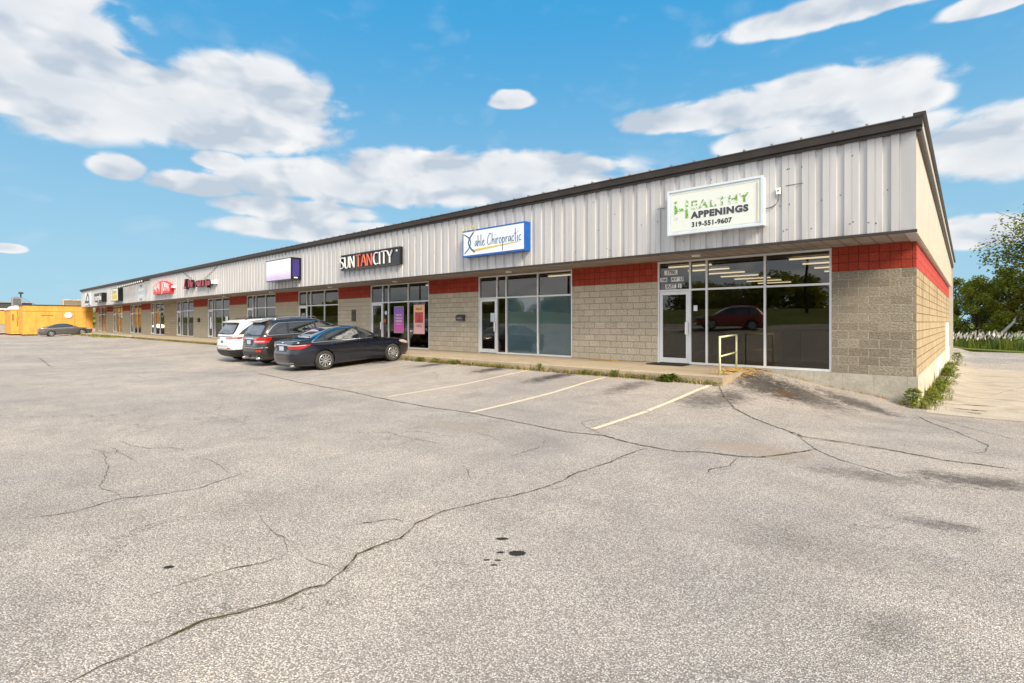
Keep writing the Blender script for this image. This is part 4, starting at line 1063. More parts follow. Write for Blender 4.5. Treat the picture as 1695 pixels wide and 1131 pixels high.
# ================================================================== vehicles
class Body:
    """car shell as a stack of rounded plan outlines: z -> front x, rear x, half width, squareness"""
    def __init__(s, lv):
        z = [l[0] for l in lv]
        s.z0, s.z1 = z[0], z[-1]; s.xf = pchip(z, [l[1] for l in lv]); s.xr = pchip(z, [l[2] for l in lv])
        s.hw = pchip(z, [l[3] for l in lv]); s.nn = pchip(z, [l[4] for l in lv])
    def P(s, th, z):
        a = (s.xf(z) - s.xr(z)) / 2; xc = (s.xf(z) + s.xr(z)) / 2; n = s.nn(z); c, q = math.cos(th), math.sin(th)
        return Vector((xc + a * math.copysign(abs(c) ** (2 / n), c), s.hw(z) * math.copysign(abs(q) ** (2 / n), q), z))
    def N(s, th, z):
        e = 1e-3; a = s.P(th + e, z) - s.P(th - e, z); b2 = s.P(th, z + e) - s.P(th, z - e)
        n = a.cross(b2)
        return n.normalized() if n.length > 0 else Vector((0, 0, 1))
    def th(s, spec, z, side):
        """'x' value on the flank, 'y' value on the rear ('r') or front ('f') face -> outline angle"""
        k, v = spec; n = s.nn(z); a = (s.xf(z) - s.xr(z)) / 2; xc = (s.xf(z) + s.xr(z)) / 2
        if k == 'x':
            q = max(-1, min(1, (v - xc) / a)); t_ = math.acos(math.copysign(abs(q) ** (n / 2), q)); return t_ * side
        q = max(-1, min(1, v / s.hw(z))); t_ = math.asin(math.copysign(abs(q) ** (n / 2), q))
        if k == 'r': return (math.pi - t_) if side > 0 else -(math.pi - t_) if False else math.pi - t_
        return t_
    def patch(s, mb, rows, mat, side=1, off=.006, m_=14, sub_=5):
        """rows [(z, start, end)] of outline specs; conforms to the shell and stands off by off"""
        R_ = []
        for i in range(len(rows) - 1):
            for k in range(sub_): R_.append((rows[i], rows[i + 1], k / sub_))
        R_.append((rows[-2], rows[-1], 1.))
        vs = []
        for r0, r1, q in R_:
            z = r0[0] + (r1[0] - r0[0]) * q
            def S_(j):
                a, b2 = s.th(r0[j], z, side), s.th(r1[j], z, side)
                if r0[j][0] == r1[j][0]: return s.th((r0[j][0], r0[j][1] + (r1[j][1] - r0[j][1]) * q), z, side)
                return a + (b2 - a) * q
            ta, tb = S_(1), S_(2)
            pa, pb_ = s.P(ta, z), s.P(tb, z)
            for k in range(m_ + 1):
                th = ta + (tb - ta) * k / m_
                vs.append(s.P(th, z) + s.N(th, z) * off)
        nr = len(R_); fs = [(j * (m_ + 1) + k, j * (m_ + 1) + k + 1, (j + 1) * (m_ + 1) + k + 1, (j + 1) * (m_ + 1) + k) for j in range(nr - 1) for k in range(m_)]
        mb.add(vs, fs, mat, True)
    def shell(s, mat, low_mat, z_low, wheels, wr, name='body', arch=.045):
        import bmesh
        zs = []; n = 64
        for i in range(n + 1):
            q = i / n; zs.append(s.z0 + (s.z1 - s.z0) * (q - .06 * math.sin(2 * math.pi * q)))
        zs[-1] = s.z1; seg = 120; vs = []; fs = []
        ths = []
        for k in range(seg):
            u_ = k / seg * 4; f_ = u_ - int(u_); ths.append((int(u_) + (f_ - .13 * math.sin(2 * math.pi * f_) * -1 * -1)) * math.pi / 2)
        for z in zs:
            for th in ths: vs.append(s.P(th, z))
        for j in range(n):
            for k in range(seg): fs.append((j * seg + k, j * seg + (k + 1) % seg, (j + 1) * seg + (k + 1) % seg, (j + 1) * seg + k))
        fs.append(tuple(range(seg))[::-1]); fs.append(tuple(n * seg + k for k in range(seg)))
        mb = MB(); mb.add(vs, fs, mat, True); mb.mid(low_mat); mb.mid('black_plastic')
        o = mb.build(name, fix=True)
        cut = MB()
        for wx in wheels:
            for sd in (-1, 1):
                cut.lathe([(wr + arch, -.30), (wr + arch, .30)], wx, sd * .86, wr, 'y', mat, 48)
            
        c_ = cut.build('cutter', fix=True)
        md = o.modifiers.new('b', 'BOOLEAN'); md.operation = 'DIFFERENCE'; md.object = c_; md.solver = 'EXACT'; md.use_self = True
        bpy.context.view_layer.update()
        me = bpy.data.meshes.new_from_object(o.evaluated_get(bpy.context.evaluated_depsgraph_get()))
        o.modifiers.clear(); o.data = me; bpy.data.objects.remove(c_)
        me.materials.clear()
        for x in (mat, low_mat, 'black_plastic'): me.materials.append(MATS[x])
        for pl in me.polygons:
            c = pl.center; k = 0
            if c.z < z_low: k = 1
            for wx in wheels:
                rr = math.hypot(c.x - wx, c.z - wr)
                if rr < wr + arch + .002 and abs(c.y) < s.hw(.5) - .012 and (abs(pl.normal.y) > .9 or rr > wr + arch - .004) and abs(c.y) > .5: k = 2
            if c.z < s.z0 + .01: k = 2
            pl.material_index = k; pl.use_smooth = True
        try: me.set_sharp_from_angle(angle=R(40))
        except Exception: pass
        return o

def make_wheel(parent, x, y, r, wd, side, style, rim):
    w_ = MB()
    w_.lathe([(r * .66, -wd * .1), (r * .64, wd * .34), (.001, wd * .34)], x, y, r, 'y', 'black_plastic', 36) if side > 0 else w_.lathe([(.001, -wd * .34), (r * .64, -wd * .34), (r * .66, wd * .1)], x, y, r, 'y', 'black_plastic', 36)
    wo_ = w_.build('wheel', parent)
    ty = MB(); h = wd / 2
    ty.lathe([(r * .66, -h * .80), (r * .70, -h), (r * .86, -h * 1.04), (r * .96, -h * .96), (r, -h * .74), (r * 1.004, 0), (r, h * .74), (r * .96, h * .96), (r * .86, h * 1.04), (r * .70, h), (r * .66, h * .80)], x, y, r, 'y', 'tyre_dusty', 48, closed=True)
    ty.build('tyre', wo_)
    rm = MB(); yo = y + side * h * .86
    rm.lathe([(r * .60, -.02), (r * .605, .0), (r * .67, .008 * side + 0), (r * .69, -.0), (r * .68, -.03), (r * .60, -.03)], x, yo, r, 'y', rim, 48, closed=True)
    nsp = {'ten': 10, 'five': 5, 'seven': 7}[style]
    for k in range(nsp):
        a = 2 * math.pi * k / nsp + .2
        for dd in ((-.10, .10) if style != 'ten' else (0,)):
            wi, wo2 = (.018, .030) if style == 'ten' else (.022, .026)
            c, s_ = math.cos(a + dd), math.sin(a + dd); tx, tz = -s_, c
            c0, s0 = math.cos(a + dd * .3), math.sin(a + dd * .3)
            pts = [(r * .12 * c0 + tx * wi, r * .12 * s0 + tz * wi), (r * .64 * c + tx * wo2, r * .64 * s_ + tz * wo2), (r * .64 * c - tx * wo2, r * .64 * s_ - tz * wo2), (r * .12 * c0 - tx * wi, r * .12 * s0 - tz * wi)]
            rm.prism([(x + p_[0], r + p_[1]) for p_ in pts], 'y', yo - .03 - .002 * (k % 2), yo - .004 * side - .0015 * (dd > 0), rim)
    rm.lathe([(.001, 0.006 * side), (r * .15, .004 * side), (r * .17, -.02 * side)], x, yo, r, 'y', rim, 24) if side > 0 else rm.lathe([(r * .17, .02), (r * .15, -.004), (.001, -.006)], x, yo, r, 'y', rim, 24)
    rm.build('rim', wo_)

X = lambda v: ('x', v)
Yr = lambda v: ('r', v)
Yf = lambda v: ('f', v)
def sedan(name, loc, rz, body_mat, label, group=None, hatch=0., rim='rim_silver', style='ten', L=1.0):
    e = empty(name, loc, rz); tag(e, label, 'car', group)
    lv = [(.17, 2.15, -2.25, .76, 5), (.22, 2.26, -2.36, .84, 6), (.32, 2.33, -2.45, .885, 6), (.45, 2.355, -2.49, .905, 6), (.58, 2.36, -2.495, .912, 6), (.68, 2.30, -2.475, .912, 6), (.76, 2.16, -2.45, .906, 6),
          (.83, 1.86, -2.44, .898, 6.5), (.89, 1.46, -2.435, .885, 7), (.935, 1.12, -2.42, .872, 8), (.975, .99, -2.40, .855, 10), (1.02, .90, -2.36 , .838, 11), (1.055, .84, -2.20 - hatch * .1, .826, 10), (1.08, .79, -1.95 - hatch * .2, .817, 9), (1.12, .71, -1.74 - hatch * .15, .803, 8),
          (1.20, .55, -1.50 - hatch * .1, .772, 7.5), (1.30, .33, -1.22 - hatch * .05, .730, 7), (1.38, .12, -.98, .69, 6.5), (1.425, -.04, -.80, .645, 5.5), (1.450, -.18, -.66, .58, 4.5), (1.468, -.34, -.52, .43, 3)]
    bd = Body(lv); wx = (1.3875, -1.3875); wr = .33
    b_ = bd.shell(body_mat, 'black_plastic', .20, wx, wr); b_.parent = e
    # glass
    sg = [(.995, X(-1.30), X(-.02)), (1.12, X(-1.29), X(-.02)), (1.22, X(-1.19), X(-.04)), (1.32, X(-1.0), X(-.07)), (1.37, X(-.84), X(-.10))]
    sf = [(.995, X(.06), X(.87)), (1.06, X(.06), X(.77)), (1.16, X(.05), X(.56)), (1.28, X(.03), X(.28)), (1.37, X(.0), X(.06))]
    sr = [(1.005, X(-1.70), X(-1.37)), (1.06, X(-1.61), X(-1.37)), (1.12, X(-1.50), X(-1.37)), (1.19, X(-1.375), X(-1.355)), (1.195, X(-1.36), X(-1.355))]
    for side in (1, -1):
        ch = MB()
        bd.patch(ch, [(.960, X(-1.80), X(.95)), (.99, X(-1.83), X(.93)), (1.06, X(-1.73), X(.82)), (1.20, X(-1.46), X(.54)), (1.32, X(-1.14), X(.26)), (1.385, X(-.92), X(.10)), (1.405, X(-.80), X(.02))], 'chrome', side, .004, 22)
        ch.build('window_trim', e)
        pl = MB(); bd.patch(pl, [(.978, X(-1.775), X(.92)), (.995, X(-1.775), X(.90)), (1.06, X(-1.67), X(.79)), (1.20, X(-1.40), X(.51)), (1.32, X(-1.09), X(.23)), (1.385, X(-.86), X(.06))], 'black_plastic', side, .0075, 22); pl.build('window_pillar', e)
        for rows in (sg, sf, sr):
            g = MB(); bd.patch(g, rows, 'car_glass', side, .012, 12); g.build('side_window', e)
        sm = MB()
        for x0_, za, zb_ in ((.93, .26, .93), (-.02, .24, .97), (-1.08, .42, .97)):
            bd.patch(sm, [(za, X(x0_ - .004), X(x0_ + .004)), (zb_, X(x0_ - .004), X(x0_ + .004))], 'text_black', side, .0025, 1, 12)
        bd.patch(sm, [(.238, X(-.98), X(.95)), (.244, X(-.98), X(.95))], 'text_black', side, .003, 24, 1)
        sm.build('door_seam', e)
        for hx_ in (-.86, .12):
            hd = MB(); bd.patch(hd, [(.855, X(hx_ - .11), X(hx_ + .11)), (.88, X(hx_ - .12), X(hx_ + .12)), (.90, X(hx_ - .11), X(hx_ + .11))], body_mat, side, .030, 8, 2); bd.patch(hd, [(.846, X(hx_ - .11), X(hx_ + .11)), (.852, X(hx_ - .11), X(hx_ + .11))], 'text_black', side, .012, 8, 1); hd.build('door_handle', e)
        tl = MB(); bd.patch(tl, [(.775, Yr(.50 * side), X(-2.16)), (.83, Yr(.46 * side), X(-2.02)), (.90, Yr(.40 * side), X(-1.86)), (.915, Yr(.40 * side), X(-1.84))] if side > 0 else [(.775, ('xr', 0), X(0))] , 'tail_red', side, .008, 22) if side > 0 else patch_mirror(bd, tl, [(.775, .50, -2.16), (.83, .46, -2.02), (.90, .40, -1.86), (.915, .40, -1.84)], 'tail_red')
        t_o = tl.build('tail_light', e)
        tc = MB()
        if side > 0: bd.patch(tc, [(.885, Yr(.42), X(-2.06)), (.912, Yr(.42), X(-1.98))], 'lamp_clear', side, .012, 16, 2)
        else: patch_mirror(bd, tc, [(.885, .42, -2.06), (.912, .42, -1.98)], 'lamp_clear', .012)
        tc.build('lens', t_o)
        hl = MB()
        bd.patch(hl, [(.64, X(2.02), X(2.24)), (.70, X(1.80), X(2.22)), (.75, X(1.72), X(2.12)), (.78, X(1.72), X(2.0))], 'lamp_clear', side, .008, 12)
        bd.patch(hl, [(.64, X(2.0), X(2.10)), (.68, X(1.86), X(2.04)), (.70, X(1.80), X(1.98))], 'lamp_amber', side, .011, 8)
        hl.build('headlight', e)
        mr = MB(); my = side * (bd.hw(1.0) + .03)
        mr.lathe([(.001, -.10 * side), (.055, -.085 * side), (.075, 0), (.065, .06 * side), (.001, .09 * side)][::side], .66, my + side * .08, 1.02, 'y', body_mat, 16)
        for v_i in range(len(mr.v)): vx, vy, vz = mr.v[v_i]; mr.v[v_i] = (.66 + (vx - .66) * .9, vy, 1.02 + (vz - 1.02) * .95)
        mr.build('wing_mirror', e)
    rg_ = MB(); rear_patch(bd, rg_, [(1.09, .70), (1.12, .70), (1.22, .66), (1.33, .60), (1.385, .55)], 'car_glass_rear', .010); rg_.build('rear_window', e)
    ws = MB(); front_patch(bd, ws, [(.985, .70), (1.08, .68), (1.2, .62), (1.33, .55), (1.39, .50)], 'car_glass', .010); ws.build('windshield', e)
    tr_ = MB(); rear_patch(bd, tr_, [(.905, .40), (.935, .41)], 'chrome', .016); tr_.build('trunk_garnish', e)
    rc = MB(); rear_patch(bd, rc, [(.70, .30), (.72, .34), (.87, .36), (.90, .34)], 'text_black', .006)
    rc.build('plate_recess', e)
    lp = MB(); xr_ = bd.P(math.pi, .80).x; lp.box(xr_ - .022, xr_ - .010, -.155, .155, .725, .875, 'plate'); lp.box(xr_ - .024, xr_ - .022, -.11, .11, .77, .83, 'sign_edge'); lp.build('license_plate', e)
    em = MB(); em.lathe([(.001, -.01), (.045, -.01), (.045, 0)], bd.P(math.pi, .975).x - .012, 0, .975, 'x', 'chrome', 16); em.build('badge', e)
    lb = MB(); bd_low(bd, lb, .30, .335, .66); lb.build('bumper_line', e)
    gl_ = MB(); front_patch(bd, gl_, [(.30, .55), (.42, .62), (.56, .50)], 'black_plastic', .006); gl_.build('grille', e)
    ex = MB(); ex.tube([(-2.1, -.52, .22), (-2.42, -.52, .215)], .032, 'chrome', 12); ex.build('exhaust_pipe', e)
    hd = MB(); hd.box(-.25, .25, .22, .62, .55, 1.0, 'car_seat')
    un = MB(); un.box(-1.95, 1.9, -.72, .72, .19, .30, 'black_plastic'); un.build('underbody', e)
    for xw in wx:
        for side in (1, -1): make_wheel(e, xw, side * .80, wr, .215, side, style, rim)
    e.scale = (L, L, L)
    return e
def patch_mirror(bd, mb, rows, mat, off=.008):
    """wrap-round lamp on the -y side: build on +y, mirror"""
    t2 = MB(); bd.patch(t2, [(z, Yr(a), X(b2)) for z, a, b2 in rows], mat, 1, off, 22)
    mb.add([(v[0], -v[1], v[2]) for v in t2.v], [f[::-1] for f in t2.f], mat, True)
def end_patch(bd, mb, rows, mat, off, front):
    vs = []; nr = []; K = 5; C = 18
    for i in range(len(rows) - 1):
        for k in range(K): q = k / K; nr.append((rows[i][0] + (rows[i + 1][0] - rows[i][0]) * q, rows[i][1] + (rows[i + 1][1] - rows[i][1]) * q))
    nr.append(rows[-1])
    for z, hwid in nr:
        for k in range(C + 1):
            y = -hwid + 2 * hwid * k / C; n = bd.nn(z); q = min(1, abs(y) / bd.hw(z)); t_ = math.asin(q ** (n / 2)) * (1 if y >= 0 else -1)
            th = t_ if front else math.pi - t_
            vs.append(bd.P(th, z) + bd.N(th, z) * off)
    fs = [(j * (C + 1) + k, j * (C + 1) + k + 1, (j + 1) * (C + 1) + k + 1, (j + 1) * (C + 1) + k) for j in range(len(nr) - 1) for k in range(C)]
    mb.add(vs, fs, mat, True)
def rear_patch(bd, mb, rows, mat, off): end_patch(bd, mb, rows, mat, off, False)
def front_patch(bd, mb, rows, mat, off): end_patch(bd, mb, rows, mat, off, True)
def bd_low(bd, mb, z0, z1, w_): rear_patch(bd, mb, [(z0, w_), (z1, w_)], 'grey_box', .004)

def suv(name, loc, rz, body_mat, label, white=False, group=None):
    e = empty(name, loc, rz); tag(e, label, 'suv', group)
    lv = [(.24, 2.18, -2.22, .80, 5), (.30, 2.30, -2.34, .88, 6), (.42, 2.36, -2.42, .945, 6.5), (.55, 2.38, -2.45, .965, 6.5), (.70, 2.38, -2.45, .97, 6.5), (.84, 2.36, -2.43, .968, 6.5), (.95, 2.28, -2.41, .962, 6.5),
          (1.02, 2.08, -2.395, .952, 7), (1.08, 1.60, -2.38, .94, 8), (1.13, 1.18, -2.36, .925, 9), (1.17, 1.06, -2.335, .905, 10), (1.25, .92, -2.29, .878, 9), (1.40, .66, -2.20, .835, 8), (1.55, .38, -2.10, .785, 7), (1.64, .18, -2.03, .745, 6.5), (1.70, 0.0, -2.0, .70, 5.5), (1.735, -.2, -1.92, .64, 4.5), (1.755, -.5, -1.75, .52, 3.5), (1.762, -.7, -1.5, .38, 3)]
    bd = Body(lv); wx = (1.4575, -1.4575); wr = .385
    b_ = bd.shell(body_mat, 'black_plastic', .56 if white else .30, wx, wr, arch=.055); b_.parent = e
    top = 1.60
    rear_q = [(1.19, X(-2.02), X(-1.36)), (1.24, X(-2.04), X(-1.36)), (1.33, X(-1.96), X(-1.36)), (1.46, X(-1.84), X(-1.36)), (1.56, X(-1.70), X(-1.36)), (top, X(-1.58), X(-1.38))] if not white else \
             [(1.19, X(-2.02), X(-1.30)), (1.30, X(-1.90), X(-1.30)), (1.45, X(-1.66), X(-1.30)), (1.55, X(-1.48), X(-1.30)), (top, X(-1.38), X(-1.31))]
    mid_q = [(1.19, X(-1.28), X(-.25)), (1.45, X(-1.26), X(-.25)), (top, X(-1.25), X(-.26))]
    fr_q = [(1.19, X(-.17), X(.90)), (1.28, X(-.17), X(.78)), (1.42, X(-.18), X(.52)), (1.55, X(-.19), X(.24)), (top, X(-.20), X(.10))]
    for side in (1, -1):
        ch = MB()
        if white: bd.patch(ch, [(1.155, X(-2.14), X(1.02)), (1.19, X(-2.08), X(.96)), (1.30, X(-1.96), X(.78)), (1.45, X(-1.72), X(.50)), (1.56, X(-1.54), X(.26)), (1.625, X(-1.40), X(.08))], 'black_plastic', side, .005, 24)
        else: bd.patch(ch, [(1.165, X(-2.07), X(1.0)), (1.19, X(-2.10), X(.96)), (1.24, X(-2.11), X(.88)), (1.33, X(-2.03), X(.74)), (1.46, X(-1.91), X(.48)), (1.57, X(-1.76), X(.24)), (1.622, X(-1.62), X(.08))], 'chrome', side, .005, 26)
        ch.build('window_trim', e)
        if not white:
            pl = MB(); bd.patch(pl, [(1.18, X(-2.04), X(.97)), (1.19, X(-2.065), X(.94)), (1.24, X(-2.075), X(.86)), (1.33, X(-1.99), X(.72)), (1.46, X(-1.87), X(.46)), (1.56, X(-1.74), X(.22)), (1.61, X(-1.62), X(.08))], 'black_plastic', side, .009, 26); pl.build('window_pillar', e)
        for rows in (rear_q, mid_q, fr_q):
            g = MB(); bd.patch(g, rows, 'car_glass_tint', side, .014, 12); g.build('side_window', e)
        sm = MB()
        for x0_, za, zb_ in ((.98, .42, 1.14), (-.20, .40, 1.16), (-1.20, .80, 1.16)):
            bd.patch(sm, [(za, X(x0_ - .004), X(x0_ + .004)), (zb_, X(x0_ - .004), X(x0_ + .004))], 'text_black', side, .003, 1, 12)
        bd.patch(sm, [(.395, X(-.94), X(.96)), (.402, X(-.94), X(.96))], 'text_black', side, .004, 24, 1)
        sm.build('door_seam', e)
        for hx_ in (-.98, .0):
            hd = MB(); bd.patch(hd, [(1.02, X(hx_ - .11), X(hx_ + .11)), (1.045, X(hx_ - .12), X(hx_ + .12)), (1.065, X(hx_ - .11), X(hx_ + .11))], body_mat, side, .032, 8, 2); hd.build('door_handle', e)
        if white:
            ar_ = MB()
            for wx_ in wx:
                vs = []; n = 28
                for k in range(n + 1):
                    a = math.pi * (k / n * 1.16 - .08)
                    for rr in (wr + .052, wr + .125):
                        xx, zz_ = wx_ + rr * math.cos(a), wr + rr * math.sin(a); zz_ = max(zz_, bd.z0 + .05)
                        th = bd.th(X(xx), zz_, side); vs.append(bd.P(th, zz_) + bd.N(th, zz_) * .012 * (1 if True else -1))
                ar_.add(vs, [(2 * k, 2 * k + 2, 2 * k + 3, 2 * k + 1) for k in range(n)], 'black_plastic', True)
            ar_.build('wheel_arch_trim', e)
        rows = [(.985, .36, -2.02), (1.02, .34, -1.97), (1.055, .36, -1.98)] if white else [(.90, .46, -2.18), (.95, .42, -2.06), (1.02, .40, -1.98), (1.09, .36, -1.96), (1.11, .37, -1.99)]
        tl = MB()
        if side > 0: bd.patch(tl, [(z, Yr(a), X(b2)) for z, a, b2 in rows], 'tail_red', 1, .010, 24)
        else: patch_mirror(bd, tl, rows, 'tail_red', .010)
        t_o = tl.build('tail_light', e)
        r2 = [(1.0, .40, -2.18), (1.02, .40, -2.14)] if white else [(.945, .50, -2.22), (.985, .50, -2.20)]
        tc = MB()
        if side > 0: bd.patch(tc, [(z, Yr(a), X(b2)) for z, a, b2 in r2], 'lamp_clear', 1, .015, 20, 2)
        else: patch_mirror(bd, tc, r2, 'lamp_clear', .015)
        tc.build('lens', t_o)
        rfl = MB()
        rr_ = [(.60, .52, -2.30), (.64, .50, -2.30)] if white else [(.58, .60, -2.36), (.66, .60, -2.36)]
        if side > 0: bd.patch(rfl, [(z, Yr(a), Yr(a + .20)) for z, a, b2 in rr_], 'tail_red', 1, .012, 10, 2)
        else:
            t2 = MB(); bd.patch(t2, [(z, Yr(a), Yr(a + .20)) for z, a, b2 in rr_], 'tail_red', 1, .012, 10, 2)
            rfl.add([(v[0], -v[1], v[2]) for v in t2.v], [f[::-1] for f in t2.f], 'tail_red', True)
        rfl.build('reflector', e)
        hl = MB(); bd.patch(hl, [(.84, X(2.0), X(2.26)), (.93, X(1.90), X(2.2)), (.97, X(1.92), X(2.12))], 'lamp_clear', side, .010, 10); hl.build('headlight', e)
        rl = MB(); yy = side * .62
        rl.tube([(-1.75, yy, 1.70), (-1.62, yy, 1.785), (-1.3, yy, 1.80), (-.5, yy, 1.805), (-.15, yy, 1.79), (.0, yy, 1.71)], .016, 'black_plastic' if white else 'rim_silver', 8); rl.build('roof_rail', e)
        mr = MB(); my = side * (bd.hw(1.15) + .09)
        mr.lathe([(.001, -.10 * side), (.07, -.09 * side), (.095, 0), (.085, .07 * side), (.001, .10 * side)][::side], .72, my, 1.2, 'y', body_mat, 16); mr.build('wing_mirror', e)
    rg_ = MB(); rear_patch(bd, rg_, [(1.20, .76), (1.28, .74), (1.42, .70), (1.55, .645), (1.60, .62)], 'car_glass_rear', .012); g_ = rg_.build('rear_window', e)
    fr2 = MB(); rear_patch(bd, fr2, [(1.17, .80), (1.28, .785), (1.45, .74), (1.60, .68), (1.63, .66)], 'black_plastic', .007); fr2.build('rear_window_surround', e)
    wp = MB(); wp.tube([(bd.xr(1.2) - .03, .0, 1.20), (bd.xr(1.23) - .05, .10, 1.235), (bd.xr(1.26) - .045, .42, 1.255)], .011, 'text_black', 6); wp.build('rear_wiper', e)
    spl = MB(); spl.prism([(-2.17, 1.655), (-2.16, 1.68), (-1.85, 1.742), (-1.75, 1.72), (-1.95, 1.64)], 'y', -.60, .60, body_mat); spl.build('spoiler', e)
    ws = MB(); front_patch(bd, ws, [(1.20, .74), (1.34, .72), (1.5, .68), (1.61, .62)], 'car_glass', .012); ws.build('windshield', e)
    xr_ = bd.P(math.pi, .93).x
    if white:
        gr = MB(); rear_patch(bd, gr, [(1.075, .86), (1.10, .86)], 'dark_grey', .008); gr.build('tailgate_strip', e)
        lp = MB(); lp.box(xr_ - .022, xr_ - .008, -.155, .155, .80, .95, 'plate'); lp.box(xr_ - .024, xr_ - .022, -.10, .10, .84, .90, 'text_grey'); lp.build('license_plate', e)
        tg = MB(); rear_patch(bd, tg, [(.70, .62), (.715, .62)], 'rim_silver', .004); rear_patch(bd, tg, [(.565, .86), (.60, .88)], 'grey_box', .006); tg.build('bumper_trim', e)
    else:
        gr = MB(); rear_patch(bd, gr, [(1.045, .37), (1.095, .37)], 'chrome', .016); gr.build('tailgate_garnish', e)
        rc = MB(); rear_patch(bd, rc, [(.82, .28), (1.01, .34), (1.03, .34)], 'text_black', .007); rc.build('plate_recess', e)
        lp = MB(); lp.box(xr_ - .026, xr_ - .012, -.155, .155, .86, 1.01, 'plate'); lp.build('license_plate', e)
        tg = MB(); rear_patch(bd, tg, [(.715, .90), (.745, .90)], 'rim_silver', .012); rear_patch(bd, tg, [(.40, .5), (.55, .62), (.58, .62)], 'text_black', .006); tg.build('bumper_trim', e)
        ht = MB(); ht.box(-2.47, -2.30, -.06, .06, .36, .46, 'text_black'); ht.tube([(-2.36, -.35, .38), (-2.36, .35, .38)], .028, 'black_plastic', 8); ht.build('tow_hitch', e)
        for sd in (-1, 1):
            ex = MB(); ex.tube([(-2.2, sd * .62, .345), (-2.44, sd * .62, .335)], .04, 'chrome', 12); ex.build('exhaust_pipe', e)
        an = MB(); an.tube([(-1.25, 0, 1.76), (-1.42, 0, 1.98)], .005, 'text_black', 5); an.build('antenna', e)
    gl_ = MB(); front_patch(bd, gl_, [(.62, .6), (.80, .72), (.93, .70)], 'black_plastic', .006); gl_.build('grille', e)
    un = MB(); un.box(-2.1, 2.0, -.75, .75, .27, .40, 'black_plastic'); un.build('underbody', e)
    for xw in wx:
        for side in (1, -1): make_wheel(e, xw, side * .85, wr, .245, side, 'five' if white else 'seven', 'black_plastic' if white else 'rim_silver')
    return e
def park(e, x, y_rear_wheel, wb, rz=0.):
    """nose towards the shops, wheels on the sloping lot"""
    za, zb_ = gz(x, y_rear_wheel), gz(x, y_rear_wheel + wb)
    e.location = (x, y_rear_wheel + wb / 2, (za + zb_) / 2 + .004)
    e.rotation_euler = (0, -math.atan2(zb_ - za, wb), R(90) + rz)
GC = 'vehicles parked nose in along the kerb'
c1 = sedan('parked_car', (0, 0, 0), 0, 'paint_navy', 'dark navy blue four door sedan with silver ten spoke wheels, nearest of the parked vehicles', GC)
park(c1, -17.45, 9.05, 2.775)
c2 = suv('parked_suv', (0, 0, 0), 0, 'paint_charcoal', 'dark charcoal sport utility with chrome window line, between the white one and the sedan', False, GC); park(c2, -20.35, 9.05, 2.915)
c3 = suv('parked_suv', (0, 0, 0), 0, 'paint_white', 'white sport utility with black lower bumper and black wheels', True, GC); park(c3, -23.15, 9.10, 2.915)
c4 = sedan('parked_car', (0, 0, 0), 0, 'paint_grey', 'silver grey sedan parked in front of the yellow plywood wall', None, hatch=1., L=.97); park(c4, -77.3, 9.2, 2.69)
# two vehicles behind the photographer, mirrored in the shop glass
def recolor(root, old, new):
    for o in root.children_recursive:
        if o.type == 'MESH' and MATS[old].name in [mm.name for mm in o.data.materials if mm]:
            o.data = o.data.copy()
            for i_, mm in enumerate(o.data.materials):
                if mm.name == old: o.data.materials[i_] = MATS[new]
m1 = copy_tree(c2); recolor(m1, 'paint_charcoal', 'paint_red'); m1['label'] = 'dark red sport utility behind the camera, mirrored in the nearest shop window'; del m1['group']
m1.location = (-13.6, -10.2, gz(-13.6, -10.2)); m1.rotation_euler = (0, 0, R(150))
m2 = copy_tree(c1); recolor(m2, 'paint_navy', 'paint_red'); m2['label'] = 'dark red sedan behind the camera, mirrored in the nearest shop window'; del m2['group']
m2.location = (-15.5, -15.2, gz(-15.5, -15.2)); m2.rotation_euler = (0, 0, R(175))

# ================================================================== buildings and things to the far left
Y1 = empty('plywood_building', (-92, 11, 0)); tag(Y1, 'low flat roofed building clad in bright yellow plywood at the end of the strip', 'building')
def partY(mb, nm): o = mb.build(nm); o.parent = Y1; o.matrix_parent_inverse = Matrix.Translation((92, -11, 0)); return o
pb = MB(); pb.box(-99, -85.95, 7.72, 14.4, -.3, 3.26, 'yellow_plywood'); partY(pb, 'plywood_wall')
pb = MB()
y = 7.72
for y in (8.9, 10.1, 11.35, 12.55, 13.75):
    pb.box(-85.95, -85.935, y - .008, y + .008, .05, 2.6, 'graffiti')
pb.box(-85.95, -85.93, 7.72, 14.4, 2.50, 2.53, 'graffiti'); pb.box(-85.95, -85.90, 9.35, 10.5, 2.02, 2.07, 'graffiti')
for y in (9.2, 10.4, 11.0, 12.9): pb.box(-85.95, -85.937, y - .006, y + .006, 2.55, 3.2, 'graffiti')
partY(pb, 'panel_joint')
pb = MB(); pb.box(-99.1, -85.85, 7.62, 14.45, 3.26, 3.34, 'brown_trim'); partY(pb, 'roof_edge')
pb = MB(); pb.box(-97, -90, 6.95, 7.72, -.3, 2.75, 'yellow_plywood'); pb.box(-90.0, -89.96, 7.0, 7.7, .0, .55, 'yellow_plywood'); partY(pb, 'side_bay')
pb = MB()
rg2 = random.Random(5)
for k in range(9): 
    y = 7.6 + rg2.uniform(-.04, .06); z = .7 + k * .22; pb.box(-90.0, -89.955, y - rg2.uniform(.04, .1), y, z, z + .16, 'graffiti')
    
